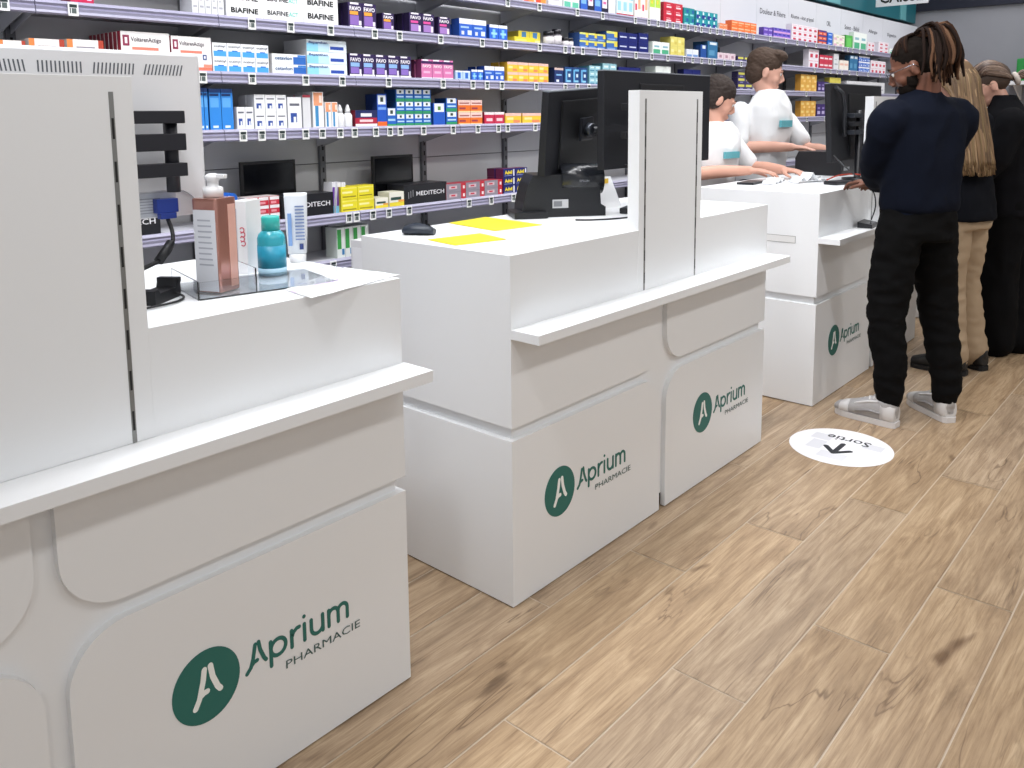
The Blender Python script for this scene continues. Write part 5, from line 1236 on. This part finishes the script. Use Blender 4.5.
def woman_coat():
    root = Vector((5.48, 1.035, 0)); Rt = frame(18); Rh = frame(22, -18); S = 1.06
    hc = Vector((-.03, .12, 1.54)); body = MB(); add_head(body, hc, Rh, S)
    secs = [(.86, 0, -.02, .15, .10), (.93, 0, 0, .15, .10), (1.03, 0, .01, .135, .09), (1.15, 0, .02, .145, .095), (1.27, 0, .03, .165, .10), (1.35, 0, .03, .16, .085), (1.40, 0, .04, .10, .06), (1.43, 0, .05, .055, .05)]
    torso(body, secs, Rt, -.01); limb(body, [Rt @ Vector((0, .03, 1.37)), hc+Rh @ Vector((0, -.025, -.06))], [.052, .048])
    arms = [(Rt @ Vector((-.17, .02, 1.33)), Vector((-.22, .06, 1.07)), Vector((-.10, .31, 1.03)), 1), (Rt @ Vector((.17, .02, 1.33)), Vector((.22, .06, 1.06)), Vector((.10, .30, 1.03)), -1)]
    for s, e, w, q in arms: limb(body, [s, e, w], [.042, .035, .024]); add_hand(body, w, (.25*q, 1, 0), (0, 0, 1), q, .5, .92)
    hips = [Rt @ Vector((-.08, -.01, .86)), Rt @ Vector((.08, -.01, .86))]; kn = [Vector((-.10, .0, .48)), Vector((.06, -.04, .48))]; an = [Vector((-.11, .0, .09)), Vector((.04, -.08, .09))]
    for h, k, a in zip(hips, kn, an): limb(body, [h, k, a, a-Vector((0, 0, .04))], [.075, .05, .036, .033])
    p = remeshed(body, 'person', SKIN_P, None, .0065, 3); p.location = root
    tag(p, 'woman in a black coat and wide black trousers, hair tied in a cream scrunchie', 'person')
    eyes(hc, Rh, S, p)
    BK = mat('#0f0f13', .85, name='black_wool', bump=.2, bscale=200)
    mb = MB(); torso(mb, [(.80, 0, -.01, .185, .14), (.92, 0, 0, .18, .14), (1.05, 0, .01, .17, .13), (1.2, 0, .02, .185, .135), (1.31, 0, .025, .20, .13), (1.37, 0, .03, .18, .11), (1.41, 0, .035, .12, .085), (1.45, 0, .045, .075, .07), (1.475, 0, .05, .065, .065)], Rt)
    for s, e, w, q in arms: limb(mb, [s, e, w-(w-e).normalized()*.01], [.078, .066, .045])
    remeshed(mb, 'coat', BK, p, .011, 4, .006, (7, 7, 5))
    mb = MB(); torso(mb, [(.78, 0, -.01, .16, .12), (.9, 0, 0, .15, .11)], Rt)
    for h, k, a in zip(hips, kn, an): limb(mb, [h, (h+k)/2, k, (k+a)/2, a+Vector((0, 0, .0))], [.10, .10, .10, .105, .11])
    remeshed(mb, 'trousers', mat('#0b0b0d', .9, name='black_crepe'), p, .012, 3, .008, (7, 7, 4))
    for a, ang in zip(an, (95, 100)): make_shoe(Vector((a.x, a.y-.05, 0)), ang, p, mat('#141416', .5, name='black_leather'), mat('#101012', .7, name='black_sole'), .26)
    cols = [mat(c, .55, name='streaked_hair') for c in ('#46362c', '#4a372c', '#8c7565', '#5c463a', '#a8927f')]
    rnd = random.Random(9); mb = MB(); T = hc+Rh @ (Vector((0, -.118, -.012))*S)
    mb.ell(hc+Rh @ (Vector((0, -.018, .03))*S), [q*S for q in (.079, .096, .088)], cols[0], Rh, 22)
    for k in range(260):
        a = rnd.uniform(-1.8, 1.8); el = rnd.uniform(0, 1)
        st = Vector((math.sin(a)*.074, .062*math.cos(a)+.012, .055+.045*math.cos(a)*el)); m1 = Vector((math.sin(a)*.084, .0, .065+.06*math.cos(a))); m2 = Vector((math.sin(a)*.074, -.07, .03+.065*math.cos(a)))
        limb2(mb, [hc+Rh @ (st*S), hc+Rh @ (m1*S), hc+Rh @ (m2*S), T], [.004, .007, .007, .004], cols[rnd.choice((0, 1, 1, 2, 3, 3, 4))])
    for k in range(70):
        e = Vector((rnd.uniform(-.03, .03), rnd.uniform(-.02, .02), rnd.uniform(-.02, .02))); L = rnd.uniform(.16, .26)
        limb2(mb, [T, T+Rh @ Vector((e.x, -.05, .012+e.z)), T+Rh @ Vector((e.x*1.6, -.10+e.y, -.02+e.z)), T+Rh @ Vector((e.x*1.5, -.13+e.y, -.02-L*.45)), T+Rh @ Vector((e.x, -.12+e.y, -.02-L))], [.005, .008, .009, .008, .003], cols[rnd.choice((0, 1, 3, 3, 2))])
    mb.build('hair', None, p)
    mb = MB(); n_ = Rh @ Vector((0, -1, .1)); u = Rh @ Vector((1, 0, 0)); v = n_.cross(u)
    mb.tube([T+n_*.012+u*.026*math.cos(t*PI/10)+v*.026*math.sin(t*PI/10) for t in range(21)], [.012+.003*(t % 2) for t in range(21)], None, 8); mb.build('scrunchie', mat('#d8cfc8', .9, name='cream_scrunchie'), p)
    mb = MB(); W = mat('#9c8c74', .3, .8, name='gold_wire')
    for q in (-1, 1):
        cc = hc+Rh @ (Vector((q*.033, .108, -.002))*S); mb.tube([cc+Rh @ (Vector((.025*math.cos(t*PI/8), 0, .021*math.sin(t*PI/8)))*S) for t in range(17)], .0016, None, 6)
        mb.tube([hc+Rh @ (Vector((q*x, y, z))*S) for x, y, z in ((.057, .104, .004), (.080, .05, .004), (.084, -.01, .002))], .0016, None, 6)
    mb.build('glasses', W, p)
    # handbag hanging between the women
    r = empty('handbag', (5.20, 1.03, .36)); r.location = (5.60, 1.22, .30); tag(r, 'small dark brown bag hanging low beside the woman in the black coat', 'bag')
    mb = MB(); mb.box(-.07, -.09, 0, .07, .09, .17, bev=.02); mb.build('body', mat('#3a2c26', .6, name='brown_leather'), r)
    mb = MB(); mb.tube([(0, -.07, .165), (0, -.06, .30), (0, 0, .36), (0, .06, .30), (0, .07, .165)], .006, None, 8); mb.build('strap', BLACK, r)
woman_coat()
def staff(name_label, root, yaw, head_yaw, hc, S, arms, hair, skin, woman=False, lean=.0, hcol='#3a2a20'):
    Rt = frame(yaw); Rh = frame(head_yaw, -16 if not woman else -26); body = MB(); add_head(body, hc, Rh, S)
    sh = hc.z-.21; k = sh/1.38
    def zz(z): return z*k
    f = lambda z: lean*max(0, (z-.9))/.5
    w_ = .93 if woman else 1.0
    secs = [(zz(z), 0, f(z), a*w_, b*w_) for z, a, b in ((.86, .15, .10), (.95, .155, .105), (1.06, .145, .10), (1.18, .16, .11), (1.30, .185, .11), (1.38, .18, .09), (1.43, .11, .065), (1.46, .06, .055))]
    torso(body, secs, Rt, -.012)
    limb(body, [Rt @ Vector((0, f(1.4), zz(1.40))), hc+Rh @ Vector((0, -.025, -.06))], [.055, .05])
    for s, e, w, q, d in arms: limb(body, [s, (s+e)/2, e, (e+w)/2, w], [.05, .045, .040, .037, .026]); add_hand(body, w, d, (0, 0, 1), q, .4, .98)
    hips = [Rt @ Vector((q*.09, 0, zz(.88))) for q in (-1, 1)]
    an = [Rt @ Vector((q*.11, 0, .09)) for q in (-1, 1)]
    for h, a in zip(hips, an): limb(body, [h, (h+a)/2, a, a-Vector((0, 0, .04))], [.08, .055, .04, .035])
    p = remeshed(body, 'person', skin, None, .0065, 3); p.location = root
    tag(p, name_label, 'person'); eyes(hc, Rh, S, p)
    WP = mat('#e6e8ea', .8, name='white_jersey', bump=.1, bscale=250)
    mb = MB(); torso(mb, [(zz(z), 0, f(z), a*w_, b*w_) for z, a, b in ((.80, .175, .13), (.95, .17, .13), (1.08, .165, .125), (1.2, .178, .13), (1.31, .185, .122), (1.38, .178, .10), (1.43, .13, .085), (1.465, .075, .07))], Rt)
    for s, e, w, q, d in arms: limb(mb, [s, s.lerp(e, .45), s.lerp(e, .8)], [.064, .062, .060])
    shp = remeshed(mb, 'polo_shirt', WP, p, .011, 4, .006, (7, 7, 5))
    # teal strip across the chest
    mb = MB(); fn = lambda a, b, t: Rt @ Vector((a, f(1.30)+.126*w_+.006+t-.16*abs(a)**1.5, b))
    mb.prism([(-.06, zz(1.245)), (.07, zz(1.245)), (.07, zz(1.285)), (-.06, zz(1.285))], fn, -.012, .006); mb.build('chest_strip', mat('#5fa9b4', .7, name='teal_print'), p)
    fn2 = lambda a, b, t: Rt @ Vector((a, f(1.2)-.128*w_-.004-t, b))
    mb = MB(); torso(mb, [(.80, 0, 0, .16, .12), (.9, 0, 0, .155, .11)], Rt)
    for h, a in zip(hips, an): limb(mb, [h, (h+a)/2, a], [.10, .085, .07])
    remeshed(mb, 'trousers', mat('#20242e', .9, name='dark_cotton'), p, .012, 3, .005, (8, 8, 6))
    for a in an: make_shoe(Vector((a.x, a.y, 0))-Rt @ Vector((0, .05, 0)), 90+yaw, p, mat('#e4e4e6', .5, name='white_shoe'), mat('#d0d0d0', .6, name='shoe_sole'), .27)
    HC = mat(hcol, .8, name='brown_hair', bump=.8, bscale=160)
    mb = MB(); mb.ell(hc+Rh @ (Vector((0, -.020, .045))*S), [q*S for q in (.082, .099, .086)], None, Rh, 24); mb.ell(hc+Rh @ (Vector((0, -.05, -.005))*S), [q*S for q in (.074, .062, .085)], None, Rh, 24)
    if hair == 'quiff': mb.ell(hc+Rh @ (Vector((.01, .04, .10))*S), [q*S for q in (.062, .055, .032)], None, Rh, 20)
    if hair == 'bun':
        mb.ell(hc+Rh @ (Vector((0, -.115, -.03))*S), [q*S for q in (.045, .045, .045)], None, Rh, 18)
        for q in (-1, 1): mb.ell(hc+Rh @ (Vector((q*.062, -.03, .0))*S), [z*S for z in (.020, .05, .07)], None, Rh, 16)
    remeshed(mb, 'hair', HC, p, .006, 2, .0035, (35, 35, 60))
    return p
staff('young man in a white polo shirt reaching across behind the third counter', Vector((5.1, 2.36, 0)), -185, -145, Vector((.0, -.02, 1.655)), 1.10,
      [(Vector((-.20, .05, 1.40)), Vector((-.26, .02, 1.19)), Vector((-.03, -.22, 1.18)), -1, (.35, -1, -.05)), (Vector((.19, -.03, 1.40)), Vector((.24, -.20, 1.17)), Vector((.12, -.42, 1.15)), 1, (-.1, -1, -.05))], 'quiff', SKIN_P, lean=.06, hcol='#46352a')
staff('young dark-haired woman in a white polo shirt, beside the divider of the middle counter', Vector((4.42, 2.38, 0)), -188, -135, Vector((.02, -.06, 1.475)), 1.04,
      [(Vector((-.17, .02, 1.25)), Vector((-.30, -.06, 1.07)), Vector((-.02, -.28, 1.075)), -1, (.4, -1, -.02)), (Vector((.16, -.04, 1.25)), Vector((.26, -.16, 1.08)), Vector((.20, -.38, 1.07)), 1, (-.2, -1, -.02))], 'bun', SKIN_L, True, .08, '#2c211c')
